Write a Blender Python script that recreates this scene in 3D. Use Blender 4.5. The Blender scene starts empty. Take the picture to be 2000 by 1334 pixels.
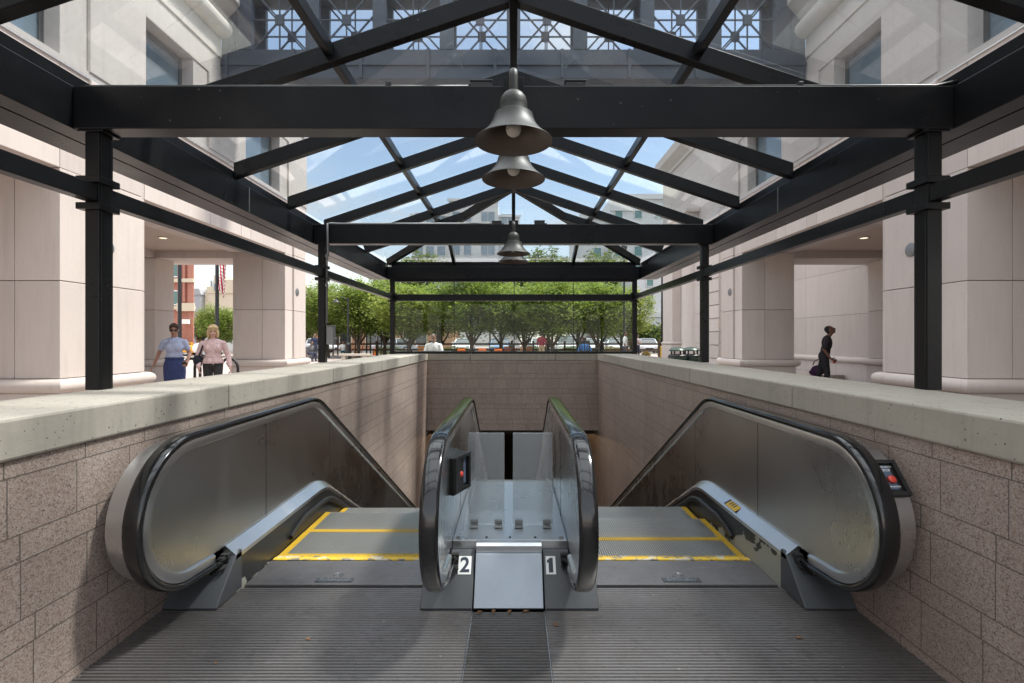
import bpy, bmesh, math, random
from mathutils import Vector, Matrix
R = math.radians
sin, cos, PI = math.sin, math.cos, math.pi
scene = bpy.context.scene
COL = scene.collection
random.seed(7)

# ------------------------------------------------------------------ camera
CAMZ = 1.36
cam_d = bpy.data.cameras.new("camera"); cam = bpy.data.objects.new("camera", cam_d); COL.objects.link(cam)
cam.location = (0, 0, CAMZ); cam.rotation_euler = (R(90), 0, 0)
cam_d.lens = 17; cam_d.sensor_width = 36; cam_d.clip_start = .05; cam_d.clip_end = 3000
cam_d.shift_x = -3/2000; cam_d.shift_y = -4/2000
scene.camera = cam

# ------------------------------------------------------------------ mesh builder
class MB:
    def __init__(s): s.v = []; s.f = []; s.m = []
    def add(s, vs, fs, mi=0):
        o = len(s.v); s.v += [tuple(v) for v in vs]
        for f in fs: s.f.append([i+o for i in f]); s.m.append(mi)
        return s
    def box(s, x0, x1, y0, y1, z0, z1, mi=0):
        if x0 > x1: x0, x1 = x1, x0
        if y0 > y1: y0, y1 = y1, y0
        if z0 > z1: z0, z1 = z1, z0
        vs = [(x0,y0,z0),(x1,y0,z0),(x1,y1,z0),(x0,y1,z0),(x0,y0,z1),(x1,y0,z1),(x1,y1,z1),(x0,y1,z1)]
        return s.add(vs, [[3,2,1,0],[4,5,6,7],[0,1,5,4],[1,2,6,5],[2,3,7,6],[3,0,4,7]], mi)
    def hexa(s, vs, mi=0):
        return s.add(vs, [[3,2,1,0],[4,5,6,7],[0,1,5,4],[1,2,6,5],[2,3,7,6],[3,0,4,7]], mi)
    def bar(s, p, q, w, h, up=(0,0,1), mi=0):
        p = Vector(p); q = Vector(q); t = (q-p).normalized(); u = Vector(up)
        a = t.cross(u).normalized(); b = a.cross(t).normalized()
        vs = []
        for c in (p, q):
            for sx, sy in ((-1,-1),(1,-1),(1,1),(-1,1)):
                vs.append(c + a*sx*w/2 + b*sy*h/2)
        return s.add(vs, [[0,1,2,3],[7,6,5,4],[1,0,4,5],[2,1,5,6],[3,2,6,7],[0,3,7,4]], mi)
    def prism(s, poly, axis, a0, a1, mi=0):
        """extrude a polygon along an axis; poly in the other two axes (order xyz without axis)"""
        n = len(poly); vs = []
        for a in (a0, a1):
            for p, q in poly:
                vs.append({'x': (a,p,q), 'y': (p,a,q), 'z': (p,q,a)}[axis])
        fs = [list(range(n))[::-1], list(range(n, 2*n))]
        for i in range(n):
            j = (i+1) % n; fs.append([i, j, n+j, n+i])
        return s.add(vs, fs, mi)
    def tube(s, path, r, seg=10, mi=0, r2=None, caps=True):
        P = [Vector(p) for p in path]; n = len(P)
        ref = Vector((0,0,1))
        rings = []
        prevA = None
        for i, p in enumerate(P):
            t = (P[min(i+1,n-1)] - P[max(i-1,0)]).normalized()
            if prevA is None:
                u = ref if abs(t.z) < .9 else Vector((1,0,0))
                a = t.cross(u).normalized()
            else:
                a = (prevA - t*prevA.dot(t)).normalized()
            prevA = a; b = t.cross(a)
            rr = r if r2 is None else r + (r2-r)*i/(n-1)
            if isinstance(r, (list, tuple)): rr = r[i]
            rings.append([p + (a*cos(2*PI*k/seg) + b*sin(2*PI*k/seg))*rr for k in range(seg)])
        vs = [v for ring in rings for v in ring]; fs = []
        for i in range(n-1):
            for k in range(seg):
                k2 = (k+1) % seg
                fs.append([i*seg+k, i*seg+k2, (i+1)*seg+k2, (i+1)*seg+k])
        if caps: fs.append(list(range(seg))[::-1]); fs.append([(n-1)*seg+k for k in range(seg)])
        return s.add(vs, fs, mi)
    def lathe(s, prof, c=(0,0,0), seg=28, mi=0, sx=1, sy=1, closed=False):
        vs = []; fs = []; n = len(prof)
        for r, z in prof:
            for k in range(seg):
                a = 2*PI*k/seg
                vs.append((c[0]+r*cos(a)*sx, c[1]+r*sin(a)*sy, c[2]+z))
        for i in range(n-1):
            for k in range(seg):
                k2 = (k+1) % seg
                fs.append([i*seg+k, i*seg+k2, (i+1)*seg+k2, (i+1)*seg+k])
        if closed:
            fs.append(list(range(seg))[::-1]); fs.append([(n-1)*seg+k for k in range(seg)])
        return s.add(vs, fs, mi)
    def ell(s, c, rad, seg=14, rings=9, rot=None, mi=0):
        vs = []; fs = []
        M_ = rot or Matrix.Identity(3)
        for i in range(rings+1):
            th = PI*i/rings
            for k in range(seg):
                a = 2*PI*k/seg
                v = M_ @ Vector((rad[0]*sin(th)*cos(a), rad[1]*sin(th)*sin(a), rad[2]*cos(th)))
                vs.append((c[0]+v.x, c[1]+v.y, c[2]+v.z))
        for i in range(rings):
            for k in range(seg):
                k2 = (k+1) % seg
                fs.append([i*seg+k, (i+1)*seg+k, (i+1)*seg+k2, i*seg+k2])
        return s.add(vs, fs, mi)
    def sweep(s, path, prof, x0=0, mi=0, closed=True):
        """sweep profile (x, n) along a path in the YZ plane"""
        n = len(path); m = len(prof); vs = []; fs = []
        for i, (y, z) in enumerate(path):
            a = path[max(i-1,0)]; b = path[min(i+1,n-1)]
            ty, tz = b[0]-a[0], b[1]-a[1]; l = math.hypot(ty, tz); ty /= l; tz /= l
            for px, pn in prof:
                vs.append((x0+px, y - tz*pn, z + ty*pn))
        for i in range(n-1):
            for k in range(m if closed else m-1):
                k2 = (k+1) % m
                fs.append([i*m+k, i*m+k2, (i+1)*m+k2, (i+1)*m+k])
        if closed: fs.append(list(range(m))[::-1]); fs.append([(n-1)*m+k for k in range(m)])
        return s.add(vs, fs, mi)
    def mesh(s, name, mats, smooth=False):
        me = bpy.data.meshes.new(name)
        me.from_pydata(s.v, [], s.f)
        if not isinstance(mats, (list, tuple)): mats = [mats]
        for m in mats: me.materials.append(m)
        me.polygons.foreach_set('material_index', s.m)
        bm = bmesh.new(); bm.from_mesh(me)
        bmesh.ops.recalc_face_normals(bm, faces=bm.faces)
        bm.to_mesh(me); bm.free()
        if smooth:
            me.polygons.foreach_set('use_smooth', [True]*len(me.polygons))
            if smooth != True:
                try: me.set_sharp_from_angle(angle=R(smooth))
                except Exception: pass
        me.update()
        return me
    def build(s, name, mats, parent=None, smooth=False, bevel=0, loc=None):
        o = bpy.data.objects.new(name, s.mesh(name, mats, smooth)); COL.objects.link(o)
        if parent is not None: o.parent = parent
        if loc is not None: o.location = loc
        if bevel:
            b = o.modifiers.new('bevel', 'BEVEL'); b.width = bevel; b.segments = 2
            b.limit_method = 'ANGLE'; b.angle_limit = R(50)
        return o

def tag(o, label=None, cat=None, group=None, kind=None):
    if label: o['label'] = label
    if cat: o['category'] = cat
    if group: o['group'] = group
    if kind: o['kind'] = kind
    return o
def empty(name, loc=(0,0,0), rz=0, label=None, cat=None, group=None):
    o = bpy.data.objects.new(name, None); COL.objects.link(o)
    o.location = loc; o.rotation_euler = (0,0,rz); o.empty_display_size = .2
    return tag(o, label, cat, group)
def copy_tree(o, parent=None):
    c = o.copy(); COL.objects.link(c)
    if parent is not None: c.parent = parent
    for ch in [x for x in COL.objects if x.parent == o]: copy_tree(ch, c)
    return c
def text_mesh(txt, size, mat, name, parent, depth=.001, bold=0.0, matrix=None):
    cu = bpy.data.curves.new(name, 'FONT'); cu.body = txt; cu.size = size; cu.extrude = depth; cu.offset = bold
    cu.align_x = 'CENTER'; cu.align_y = 'CENTER'
    t = bpy.data.objects.new(name, cu); COL.objects.link(t)
    dg = bpy.context.evaluated_depsgraph_get()
    me = bpy.data.meshes.new_from_object(t.evaluated_get(dg))
    bpy.data.objects.remove(t); me.name = name
    me.materials.clear(); me.materials.append(mat)
    o = bpy.data.objects.new(name, me); COL.objects.link(o)
    if parent is not None: o.parent = parent
    if matrix is not None: o.matrix_local = matrix
    return o

# ------------------------------------------------------------------ materials
class NT:
    def __init__(s, name):
        s.mat = bpy.data.materials.new(name); s.mat.use_nodes = True
        s.t = s.mat.node_tree; s.t.nodes.clear()
        s.out = s.t.nodes.new('ShaderNodeOutputMaterial')
    def n(s, typ, **kw):
        nd = s.t.nodes.new('ShaderNode'+typ)
        for k, v in kw.items():
            if k in nd.inputs.keys() if isinstance(k, str) else False: s.set(nd.inputs[k], v)
            else: setattr(nd, k, v)
        return nd
    def set(s, inp, v):
        if hasattr(v, 'is_output'): s.t.links.new(v, inp)
        else:
            if inp.type == 'RGBA' and len(v) == 3: v = (*v, 1)
            inp.default_value = v
    def math(s, op, a, b=None, c=None, clamp=False):
        nd = s.t.nodes.new('ShaderNodeMath'); nd.operation = op; nd.use_clamp = clamp
        for i, v in enumerate((a, b, c)):
            if v is not None: s.set(nd.inputs[i], v)
        return nd.outputs[0]
    def mix(s, fac, a, b, blend='MIX'):
        nd = s.t.nodes.new('ShaderNodeMix'); nd.data_type = 'RGBA'; nd.blend_type = blend
        s.set(nd.inputs[0], fac); s.set(nd.inputs[6], a); s.set(nd.inputs[7], b)
        return nd.outputs[2]
    def coord(s, scale=None, rot=None):
        tc = s.t.nodes.new('ShaderNodeTexCoord')
        if scale is None: return tc.outputs['Object']
        mp = s.t.nodes.new('ShaderNodeMapping'); s.t.links.new(tc.outputs['Object'], mp.inputs[0])
        mp.inputs['Scale'].default_value = scale
        if rot: mp.inputs['Rotation'].default_value = rot
        return mp.outputs[0]
    def noise(s, scale, detail=3, rough=.5, vec=None, out='Fac'):
        nd = s.t.nodes.new('ShaderNodeTexNoise'); nd.inputs['Scale'].default_value = scale
        nd.inputs['Detail'].default_value = detail; nd.inputs['Roughness'].default_value = rough
        s.t.links.new(vec if vec is not None else s.coord(), nd.inputs['Vector'])
        return nd.outputs[out]
    def voro(s, scale, vec=None, out='Distance', feature='F1'):
        nd = s.t.nodes.new('ShaderNodeTexVoronoi'); nd.feature = feature; nd.inputs['Scale'].default_value = scale
        s.t.links.new(vec if vec is not None else s.coord(), nd.inputs['Vector'])
        return nd.outputs[out]
    def ramp(s, fac, stops):
        nd = s.t.nodes.new('ShaderNodeValToRGB'); s.set(nd.inputs[0], fac)
        e = nd.color_ramp.elements
        while len(e) < len(stops): e.new(.5)
        for i, (p, c) in enumerate(stops):
            e[i].position = p
            e[i].color = (c, c, c, 1) if not hasattr(c, '__len__') else (*c, 1)
        return nd.outputs[0]
    def step(s, v, lo, hi):
        nd = s.t.nodes.new('ShaderNodeMapRange'); nd.clamp = True
        s.set(nd.inputs[0], v); nd.inputs[1].default_value = lo; nd.inputs[2].default_value = hi
        return nd.outputs[0]
    def bump(s, h, strength=.3, dist=.01):
        nd = s.t.nodes.new('ShaderNodeBump'); nd.inputs['Strength'].default_value = strength
        nd.inputs['Distance'].default_value = dist; s.set(nd.inputs['Height'], h)
        return nd.outputs[0]
    def pbsdf(s, color, rough=.5, metal=0, normal=None, spec=None, coat=0, aniso=0, trans=0, subs=0):
        p = s.t.nodes.new('ShaderNodeBsdfPrincipled')
        s.set(p.inputs['Base Color'], color); s.set(p.inputs['Roughness'], rough); s.set(p.inputs['Metallic'], metal)
        if normal is not None: s.set(p.inputs['Normal'], normal)
        if spec is not None: p.inputs['Specular IOR Level'].default_value = spec
        if coat: p.inputs['Coat Weight'].default_value = coat; p.inputs['Coat Roughness'].default_value = .05
        if aniso: p.inputs['Anisotropic'].default_value = aniso
        return p.outputs[0]
    def done(s, sh):
        s.t.links.new(sh, s.out.inputs[0]); return s.mat

def simple(name, col, rough=.5, metal=0, var=.12, scale=6, bump=0, bscale=60, coat=0, spec=None, vec=None):
    n = NT(name)
    f = n.noise(scale, 4, .6)
    c = n.mix(f, tuple(x*(1-var) for x in col), tuple(min(1, x*(1+var)) for x in col))
    nm = n.bump(n.noise(bscale, 3), bump, .004) if bump else None
    rr = n.math('MULTIPLY_ADD', n.noise(scale*2.3, 3), .2*rough, rough*.9)
    return n.done(n.pbsdf(c, rr, metal, nm, coat=coat, spec=spec))

MT = {}
def steel_mat():
    n = NT('painted_steel')
    f = n.noise(3, 4, .6); d = n.noise(1.8, 5, .7, n.coord((1,1,1)))
    c = n.mix(f, (.0060,.0066,.0076), (.0115,.0122,.0138))
    dust = n.math('MULTIPLY', n.step(d, .55, .80), .5)
    c = n.mix(dust, c, (.028,.027,.026))
    sp = n.n('SeparateColor'); n.t.links.new(n.voro(26, out='Color'), sp.inputs[0])
    chip = n.math('LESS_THAN', n.voro(26), n.math('MULTIPLY', n.math('POWER', sp.outputs[0], 9.0), .16))
    c = n.mix(n.math('MULTIPLY', chip, .6), c, (.14,.13,.12))
    return n.done(n.pbsdf(c, n.math('MULTIPLY_ADD', d, .28, .17), 0, n.bump(n.noise(38, 3), .15, .004), spec=.22))
MT['steel'] = steel_mat()
def stone_mat(name, ca, cb):
    n = NT(name)
    big = n.noise(.9, 4, .6); fine = n.noise(38, 4, .65); streak = n.noise(2.2, 4, .6, n.coord((3.2,3.2,.35)))
    c = n.mix(big, ca, cb)
    c = n.mix(n.math('MULTIPLY', n.step(streak, .52, .78), .22), c, tuple(x*.62 for x in ca))
    c = n.mix(n.math('MULTIPLY', n.step(fine, .45, .7), .16), c, tuple(x*.7 for x in ca))
    g = n.n('NewGeometry'); oi = n.n('ObjectInfo')
    rnd = n.math('FRACT', n.math('ADD', g.outputs['Random Per Island'], oi.outputs['Random']))
    tone = n.math('MULTIPLY_ADD', rnd, .16, .90)
    tc_ = n.n('CombineColor'); n.set(tc_.inputs[0], tone); n.set(tc_.inputs[1], n.math('MULTIPLY', tone, .995)); n.set(tc_.inputs[2], n.math('MULTIPLY', tone, .985))
    c = n.mix(1.0, c, tc_.outputs[0], 'MULTIPLY')
    drip = n.noise(7, 4, .7, n.coord((1.6,1.6,.10)))
    c = n.mix(n.math('MULTIPLY', n.step(drip, .56, .72), .16), c, (.26,.22,.19))
    return n.done(n.pbsdf(c, .85, 0, n.bump(fine, .15, .004)))
MT['stone'] = stone_mat('limestone', (.53,.475,.443), (.62,.565,.53))
MT['stone_dark'] = simple('stone_joint', (.18,.155,.14), .95)
MT['ceiling'] = simple('arcade_plaster', (.50,.42,.36), .9, 0, .06, 1.2, .05)
def concrete_mat():
    n = NT('cast_concrete')
    co = n.coord()
    streak = n.noise(5, 4, .65, n.coord((3.0,3.0,.28)))
    big = n.noise(1.6, 4, .6); fine = n.noise(60, 4, .6)
    c = n.mix(big, (.45,.405,.345), (.57,.52,.45))
    c = n.mix(n.math('MULTIPLY', n.step(streak, .5, .72), .42), c, (.30,.28,.235))
    c = n.mix(n.math('MULTIPLY', n.step(fine, .5, .75), .18), c, (.25,.24,.21))
    oi = n.n('ObjectInfo'); c = n.mix(n.math('MULTIPLY', oi.outputs['Random'], .25), c, (.36,.335,.28))
    damp = n.noise(1.1, 5, .65, n.coord((1.2,1.2,2.5)))
    c = n.mix(n.math('MULTIPLY', n.step(damp, .52, .68), .35), c, (.27,.25,.20))
    vd = n.voro(23); vc = n.voro(23, out='Color')
    sep = n.n('SeparateColor'); n.t.links.new(vc, sep.inputs[0])
    hole = n.math('LESS_THAN', vd, n.math('MULTIPLY', n.math('POWER', sep.outputs[0], 3.6), .20))
    vd2 = n.voro(61); sep2 = n.n('SeparateColor'); n.t.links.new(n.voro(61, out='Color'), sep2.inputs[0])
    hole2 = n.math('LESS_THAN', vd2, n.math('MULTIPLY', n.math('POWER', sep2.outputs[1], 4.5), .28))
    h = n.math('MAXIMUM', hole, hole2)
    c = n.mix(n.math('MULTIPLY', h, .85), c, (.06,.055,.045))
    nm = n.bump(n.math('SUBTRACT', n.math('MULTIPLY', fine, .25), h), .5, .006)
    return n.done(n.pbsdf(c, .88, 0, nm))
MT['concrete'] = concrete_mat()
def granite_mat(name, axis, L=.30):
    n = NT(name)
    sx = n.n('SeparateXYZ'); n.t.links.new(n.coord(), sx.inputs[0])
    u = sx.outputs[axis]; z = sx.outputs[2]
    v = n.math('DIVIDE', n.math('SUBTRACT', .871+31*.31, z), .31)
    fl = n.math('FLOOR', v); fr = n.math('SUBTRACT', v, fl)
    short = n.math('GREATER_THAN', fr, .68)
    row = n.math('MULTIPLY_ADD', fl, 2.0, short)
    off = n.math('FRACT', n.math('MULTIPLY', row, .414))
    Ln = n.math('MULTIPLY_ADD', short, .05, L-.03)
    ub = n.math('ADD', n.math('DIVIDE', n.math('ADD', u, 20.0), Ln), off)
    uf = n.math('FRACT', ub); ui = n.math('FLOOR', ub)
    def near(x, target, w): return n.math('LESS_THAN', n.math('ABSOLUTE', n.math('SUBTRACT', x, target)), w)
    wob = n.math('MULTIPLY', n.math('SUBTRACT', n.noise(9, 2), .5), .006)
    frw = n.math('ADD', fr, wob)
    j = n.math('MAXIMUM', near(frw, .68, .008), n.math('MAXIMUM', near(frw, 0, .008), near(frw, 1, .008)))
    j = n.math('MAXIMUM', j, n.math('MAXIMUM', near(uf, 0, .008), near(uf, 1, .008)))
    cx = n.n('CombineXYZ'); n.set(cx.inputs[0], ui); n.set(cx.inputs[1], row)
    wn = n.n('TexWhiteNoise'); n.t.links.new(cx.outputs[0], wn.inputs['Vector'])
    sp = n.n('SeparateColor'); n.t.links.new(n.voro(190, out='Color'), sp.inputs[0])
    grain = n.ramp(sp.outputs[0], [(0,(.09,.08,.075)),(.09,(.25,.195,.17)),(.22,(.45,.335,.285)),(.6,(.55,.44,.385)),(1,(.70,.63,.57))])
    grain = n.mix(.25, grain, (.46,.36,.31))
    tint = n.mix(wn.outputs['Value'], (.82,.80,.80), (1.0,.98,.97))
    c = n.mix(1.0, grain, n.mix(.5, tint, (.72,.70,.69)), 'MULTIPLY')
    stain = n.step(n.noise(1.3, 4, .6, n.coord((1.6,1.6,.5))), .48, .75)
    c = n.mix(n.math('MULTIPLY', stain, .25), c, (.14,.11,.095))
    c = n.mix(n.math('MULTIPLY', j, .85), c, (.09,.075,.065))
    nm = n.bump(n.math('SUBTRACT', n.math('MULTIPLY', n.noise(150, 2), .12), j), .5, .005)
    return n.done(n.pbsdf(c, .42, 0, nm))
MT['granite_y'] = granite_mat('granite_side', 1)
MT['granite_x'] = granite_mat('granite_back', 0)
def steel_brushed(name, col, rough, axis_scale, bump=.05):
    n = NT(name)
    b = n.noise(14, 4, .6, n.coord(axis_scale)); sm = n.noise(1.1, 4, .6)
    scr = n.noise(30, 2, .5, n.coord((1,3,40), (R(25),0,0)))
    c = n.mix(sm, tuple(x*.82 for x in col), tuple(min(1,x*1.12) for x in col))
    c = n.mix(n.math('MULTIPLY', n.step(scr, .62, .8), .18), c, (.8,.8,.8))
    smu = n.step(n.noise(4.5, 5, .7, n.coord((1,1,.5))), .5, .7)
    rr = n.math('ADD', n.math('MULTIPLY_ADD', sm, .24, rough-.09), n.math('MULTIPLY', smu, .06))
    c = n.mix(n.math('MULTIPLY', smu, .06), c, tuple(x*.6 for x in col))
    return n.done(n.pbsdf(c, rr, 1, n.bump(b, bump, .002)))
MT['stainless'] = steel_brushed('brushed_stainless', (.56,.57,.575), .25, (1,2,60))
MT['stainless_lt'] = steel_brushed('bright_stainless', (.66,.67,.68), .26, (40,2,2), .03)
MT['alu_plate'] = steel_brushed('aluminium_plate', (.29,.315,.35), .42, (1.5,30,30), .06)
def floor_mat(name, hi, lo, metal):
    n = NT(name)
    d = n.noise(2.4, 5, .65); f = n.noise(55, 3, .7)
    c = n.mix(n.step(d, .25, .75), hi, lo)
    c = n.mix(n.math('MULTIPLY', n.step(f, .55, .8), .5), c, tuple(x*.4 for x in lo))
    sc = n.noise(7, 4, .7, n.coord((.35,2.2,1), (0,0,R(20))))
    c = n.mix(n.math('MULTIPLY', n.step(sc, .60, .72), .30), c, tuple(min(1,x*1.8) for x in hi))
    c = n.mix(n.math('MULTIPLY', n.step(n.noise(6,5,.75), .58, .70), .35), c, tuple(x*.45 for x in lo))
    sp = n.n('SeparateColor'); n.t.links.new(n.voro(16, out='Color'), sp.inputs[0])
    spot = n.math('LESS_THAN', n.voro(16), n.math('MULTIPLY', n.math('POWER', sp.outputs[0], 8.0), .14))
    c = n.mix(n.math('MULTIPLY', spot, .7), c, (.45,.42,.36))
    return n.done(n.pbsdf(c, n.math('MULTIPLY_ADD', d, .3, .28), metal))
MT['plate'] = floor_mat('landing_ribbed_metal', (.27,.255,.25), (.17,.155,.15), .75)
MT['plate_dark'] = floor_mat('landing_dark_metal', (.16,.15,.145), (.10,.092,.088), .7)
MT['comb'] = floor_mat('comb_metal', (.34,.325,.325), (.22,.205,.21), .75)
MT['cleat'] = simple('step_cleat', (.43,.42,.395), .38, .7, .15, 3)
MT['yellow'] = simple('yellow_demarcation', (.60,.375,.03), .5, 0, .15, 30)
def worn_yellow():
    n = NT('worn_yellow_paint')
    w = n.step(n.noise(13, 4, .7), .53, .57)
    c = n.mix(w, (.70,.45,.04), (.20,.19,.17))
    c2 = n.mix(n.step(n.noise(9, 2), .56, .6), c, (.62,.55,.42))
    return n.done(n.pbsdf(c2, .55))
MT['worn_yellow'] = worn_yellow()
def skirt_mat(name, thr, gx):
    n = NT(name)
    sx = n.n('SeparateXYZ'); n.t.links.new(n.coord(), sx.inputs[0])
    f = n.noise(9, 5, .62, n.coord((1,1,1.4)))
    # paint survives high up and far from the landing
    hh = n.math('MULTIPLY_ADD', sx.outputs[2], 2.2, n.math('MULTIPLY', n.math('SUBTRACT', sx.outputs[1], 3.0), gx))
    w = n.step(n.math('ADD', f, hh), thr, thr+.015)
    c = n.mix(w, (.36,.35,.30), (.020,.020,.020))
    return n.done(n.pbsdf(c, n.math('MULTIPLY_ADD', w, -.2, .5), 0))
MT['skirt_r'] = skirt_mat('peeling_black_skirt', .745, .6)
MT['skirt_l'] = skirt_mat('black_skirt_chipped', .30, .9)
MT['black'] = simple('black_plastic', (.016,.016,.017), .4, 0, .2)
MT['pylon'] = simple('grey_pylon_cover', (.062,.066,.072), .42, 0, .12, 5, .06, 120)
MT['rubber'] = simple('handrail_rubber', (.010,.010,.011), .14, 0, .1, 5, coat=.25, spec=.5)
MT['brush'] = simple('brush_bristle', (.02,.019,.018), .9, 0, .4, 80, 1, 200)
def glass_mat(name, tint, dust, ior=1.45, gl_k=.32):
    n = NT(name)
    tr = n.n('BsdfTransparent'); n.set(tr.inputs[0], tint)
    gl = n.n('BsdfGlossy'); n.set(gl.inputs[0], (1,1,1)); gl.inputs['Roughness'].default_value = .01
    fr = n.n('Fresnel'); fr.inputs[0].default_value = ior
    m = n.n('MixShader'); n.set(m.inputs[0], n.math('MULTIPLY', fr.outputs[0], gl_k)); n.t.links.new(tr.outputs[0], m.inputs[1]); n.t.links.new(gl.outputs[0], m.inputs[2])
    if not dust: return n.done(m.outputs[0])
    tl = n.n('BsdfTranslucent'); n.set(tl.inputs[0], (.8,.85,.9))
    df = n.n('BsdfDiffuse'); n.set(df.inputs[0], (.7,.72,.75))
    a = n.n('MixShader'); a.inputs[0].default_value = .35; n.t.links.new(tl.outputs[0], a.inputs[1]); n.t.links.new(df.outputs[0], a.inputs[2])
    sp = n.n('SeparateColor'); n.t.links.new(n.voro(5, out='Color'), sp.inputs[0])
    dn = n.noise(34, 5, .75)
    clump = n.step(n.noise(1.7, 3, .6), .5, .7)
    spots = n.math('MULTIPLY', n.step(dn, .66, .74), clump)
    film = n.math('MULTIPLY', n.step(n.noise(.9, 5, .7), .3, .75), dust)
    mask = n.math('MINIMUM', n.math('ADD', film, n.math('MULTIPLY', spots, .16)), .6)
    b = n.n('MixShader'); n.set(b.inputs[0], mask); n.t.links.new(m.outputs[0], b.inputs[1]); n.t.links.new(a.outputs[0], b.inputs[2])
    return n.done(b.outputs[0])
MT['roof_glass'] = glass_mat('dusty_roof_glass', (.93,.965,.98), .018)
MT['wall_glass'] = glass_mat('clear_wall_glass', (.93,.965,.95), 0, 1.45, .20)
def acrylic_mat():
    n = NT('frosted_acrylic')
    tr = n.n('BsdfTransparent'); n.set(tr.inputs[0], (.9,.92,.92))
    d = n.n('BsdfDiffuse'); n.set(d.inputs[0], n.mix(n.noise(3,4,.6), (.55,.58,.60), (.72,.74,.75)))
    g = n.n('BsdfGlossy'); g.inputs['Roughness'].default_value = .08
    a = n.n('MixShader'); n.set(a.inputs[0], n.math('MULTIPLY_ADD', n.noise(1.6,3,.6), .15, .20)); n.t.links.new(tr.outputs[0], a.inputs[1]); n.t.links.new(d.outputs[0], a.inputs[2])
    b = n.n('MixShader'); b.inputs[0].default_value = .06; n.t.links.new(a.outputs[0], b.inputs[1]); n.t.links.new(g.outputs[0], b.inputs[2])
    return n.done(b.outputs[0])
MT['acrylic'] = acrylic_mat()
def win_mat(name, col, rough=.06):
    n = NT(name)
    c = n.mix(n.noise(.6, 2), tuple(x*.7 for x in col), col)
    return n.done(n.pbsdf(c, rough, 0, spec=.9))
MT['window'] = win_mat('dark_window_glass', (.03,.045,.05))
MT['window_teal'] = win_mat('teal_window_glass', (.05,.17,.16))
MT['window_blue'] = win_mat('blue_window_glass', (.16,.22,.27))
MT['frame'] = simple('window_frame', (.05,.05,.05), .5)
MT['white'] = simple('white_paint', (.78,.78,.76), .5, 0, .04)
MT['bridge'] = simple('bridge_blue_grey_steel', (.045,.056,.078), .55, 0, .2, 1.2)
MT['lampm'] = simple('bronze_lamp_metal', (.023,.0225,.020), .5, .1, .15, 8, .08, 40)
MT['lamp_in'] = simple('lamp_shade_inside', (.10,.075,.062), .55, .2, .12, 8)
MT['bulb'] = simple('frosted_bulb', (.80,.78,.72), .3, 0, .02)
def emit(name, col, st):
    n = NT(name); e = n.n('Emission'); n.set(e.inputs[0], col); e.inputs[1].default_value = st
    return n.done(e.outputs[0])
MT['tube'] = emit('lit_tube', (1,.62,.30), 6)
MT['downlight'] = emit('lit_downlight', (1,.85,.6), .7)
MT['galv'] = simple('galvanised', (.22,.225,.23), .5, .6)
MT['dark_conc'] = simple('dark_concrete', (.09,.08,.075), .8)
# ------------------------------------------------------------------ ground
def paving_mat():
    n = NT('brick_paving')
    b = n.n('TexBrick'); n.t.links.new(n.coord((1,1,1)), b.inputs[0])
    b.inputs['Scale'].default_value = 1.7; b.inputs['Mortar Size'].default_value = .012
    n.set(b.inputs['Color1'], (.36,.30,.275)); n.set(b.inputs['Color2'], (.43,.37,.34)); n.set(b.inputs['Mortar'], (.22,.19,.17))
    c = n.mix(n.math('MULTIPLY', n.step(n.noise(.5, 5, .65), .4, .7), .3), b.outputs[0], (.24,.21,.20))
    return n.done(n.pbsdf(c, .85))
MT['paving'] = paving_mat()
MT['asphalt'] = simple('asphalt', (.06,.06,.062), .9, 0, .2, .8, .1)
MT['grass'] = simple('lawn_grass', (.07,.13,.03), .95, 0, .3, 3)
WL, WR = -1.77, 1.73          # inner faces of the stair well
CL, CR = -2.31, 2.27          # outer edges of the coping
PY0, PY1 = -3.0, 9.9
g = MB()
# one sheet of ground with a hole for the stair well
xs = [-400, CL+.03, CR-.03, 400]; ys = [-300, PY0, PY1+.48, 900]
for i in range(3):
    for j in range(3):
        if i == 1 and j == 1: continue
        g.add([(xs[i],ys[j],0),(xs[i+1],ys[j],0),(xs[i+1],ys[j+1],0),(xs[i],ys[j+1],0)], [[0,1,2,3]])
gr = g.build('plaza_ground', MT['paving']); tag(gr, kind='structure')
r = MB().add([(-200,44.5,.004),(200,44.5,.004),(200,70,.004),(-200,70,.004)], [[0,1,2,3]]).build('road', MT['asphalt']); tag(r, kind='structure')
r = MB().box(-9.8, 9.2, 38.4, 43.6, -.05, .06).build('lawn', MT['grass']); tag(r, kind='structure')
r = MB().box(-200, 200, 44.2, 44.45, -.1, .12).build('kerb', MT['concrete'], bevel=.02); tag(r, kind='structure')

# ------------------------------------------------------------------ stair well walls
def coping(parent, x0, x1, y0, y1):
    MB().box(x0, x1, y0, y1, .934, 1.085).build('coping_stone', MT['concrete'], parent, bevel=.012)
def well_wall(label, xi, xo, cap_i, cap_o):
    w = empty('parapet_wall', ((xi+xo)/2, 3, 0), 0, label, 'wall', 'granite parapet walls round the escalator well')
    off = (-(xi+xo)/2, -3, 0)
    b = MB(); b.box(xi, xo, PY0, PY1+.45, -.6, .932); b.box(xi, xo*1.0, PY0, 24, -6, -.604)
    o = b.build('granite_facing', MT['granite_y'], w); o.location = off
    ys = [-2.2, -.48, 1.255, 2.985, 4.72, 6.455, 8.19, 9.9]
    for a, b2 in zip(ys[:-1], ys[1:]):
        m = MB().box(cap_i, cap_o, a+.004, b2-.004, .934, 1.085)
        o = m.build('coping_stone', MT['concrete'], w, bevel=.012); o.location = off
    return w
well_wall('left granite parapet wall with pitted concrete coping, beside the escalator marked 2', WL, CL+.05, WL+.015, CL)
well_wall('right granite parapet wall with stained concrete coping, beside the escalator marked 1', WR, CR-.05, WR-.015, CR)
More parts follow.
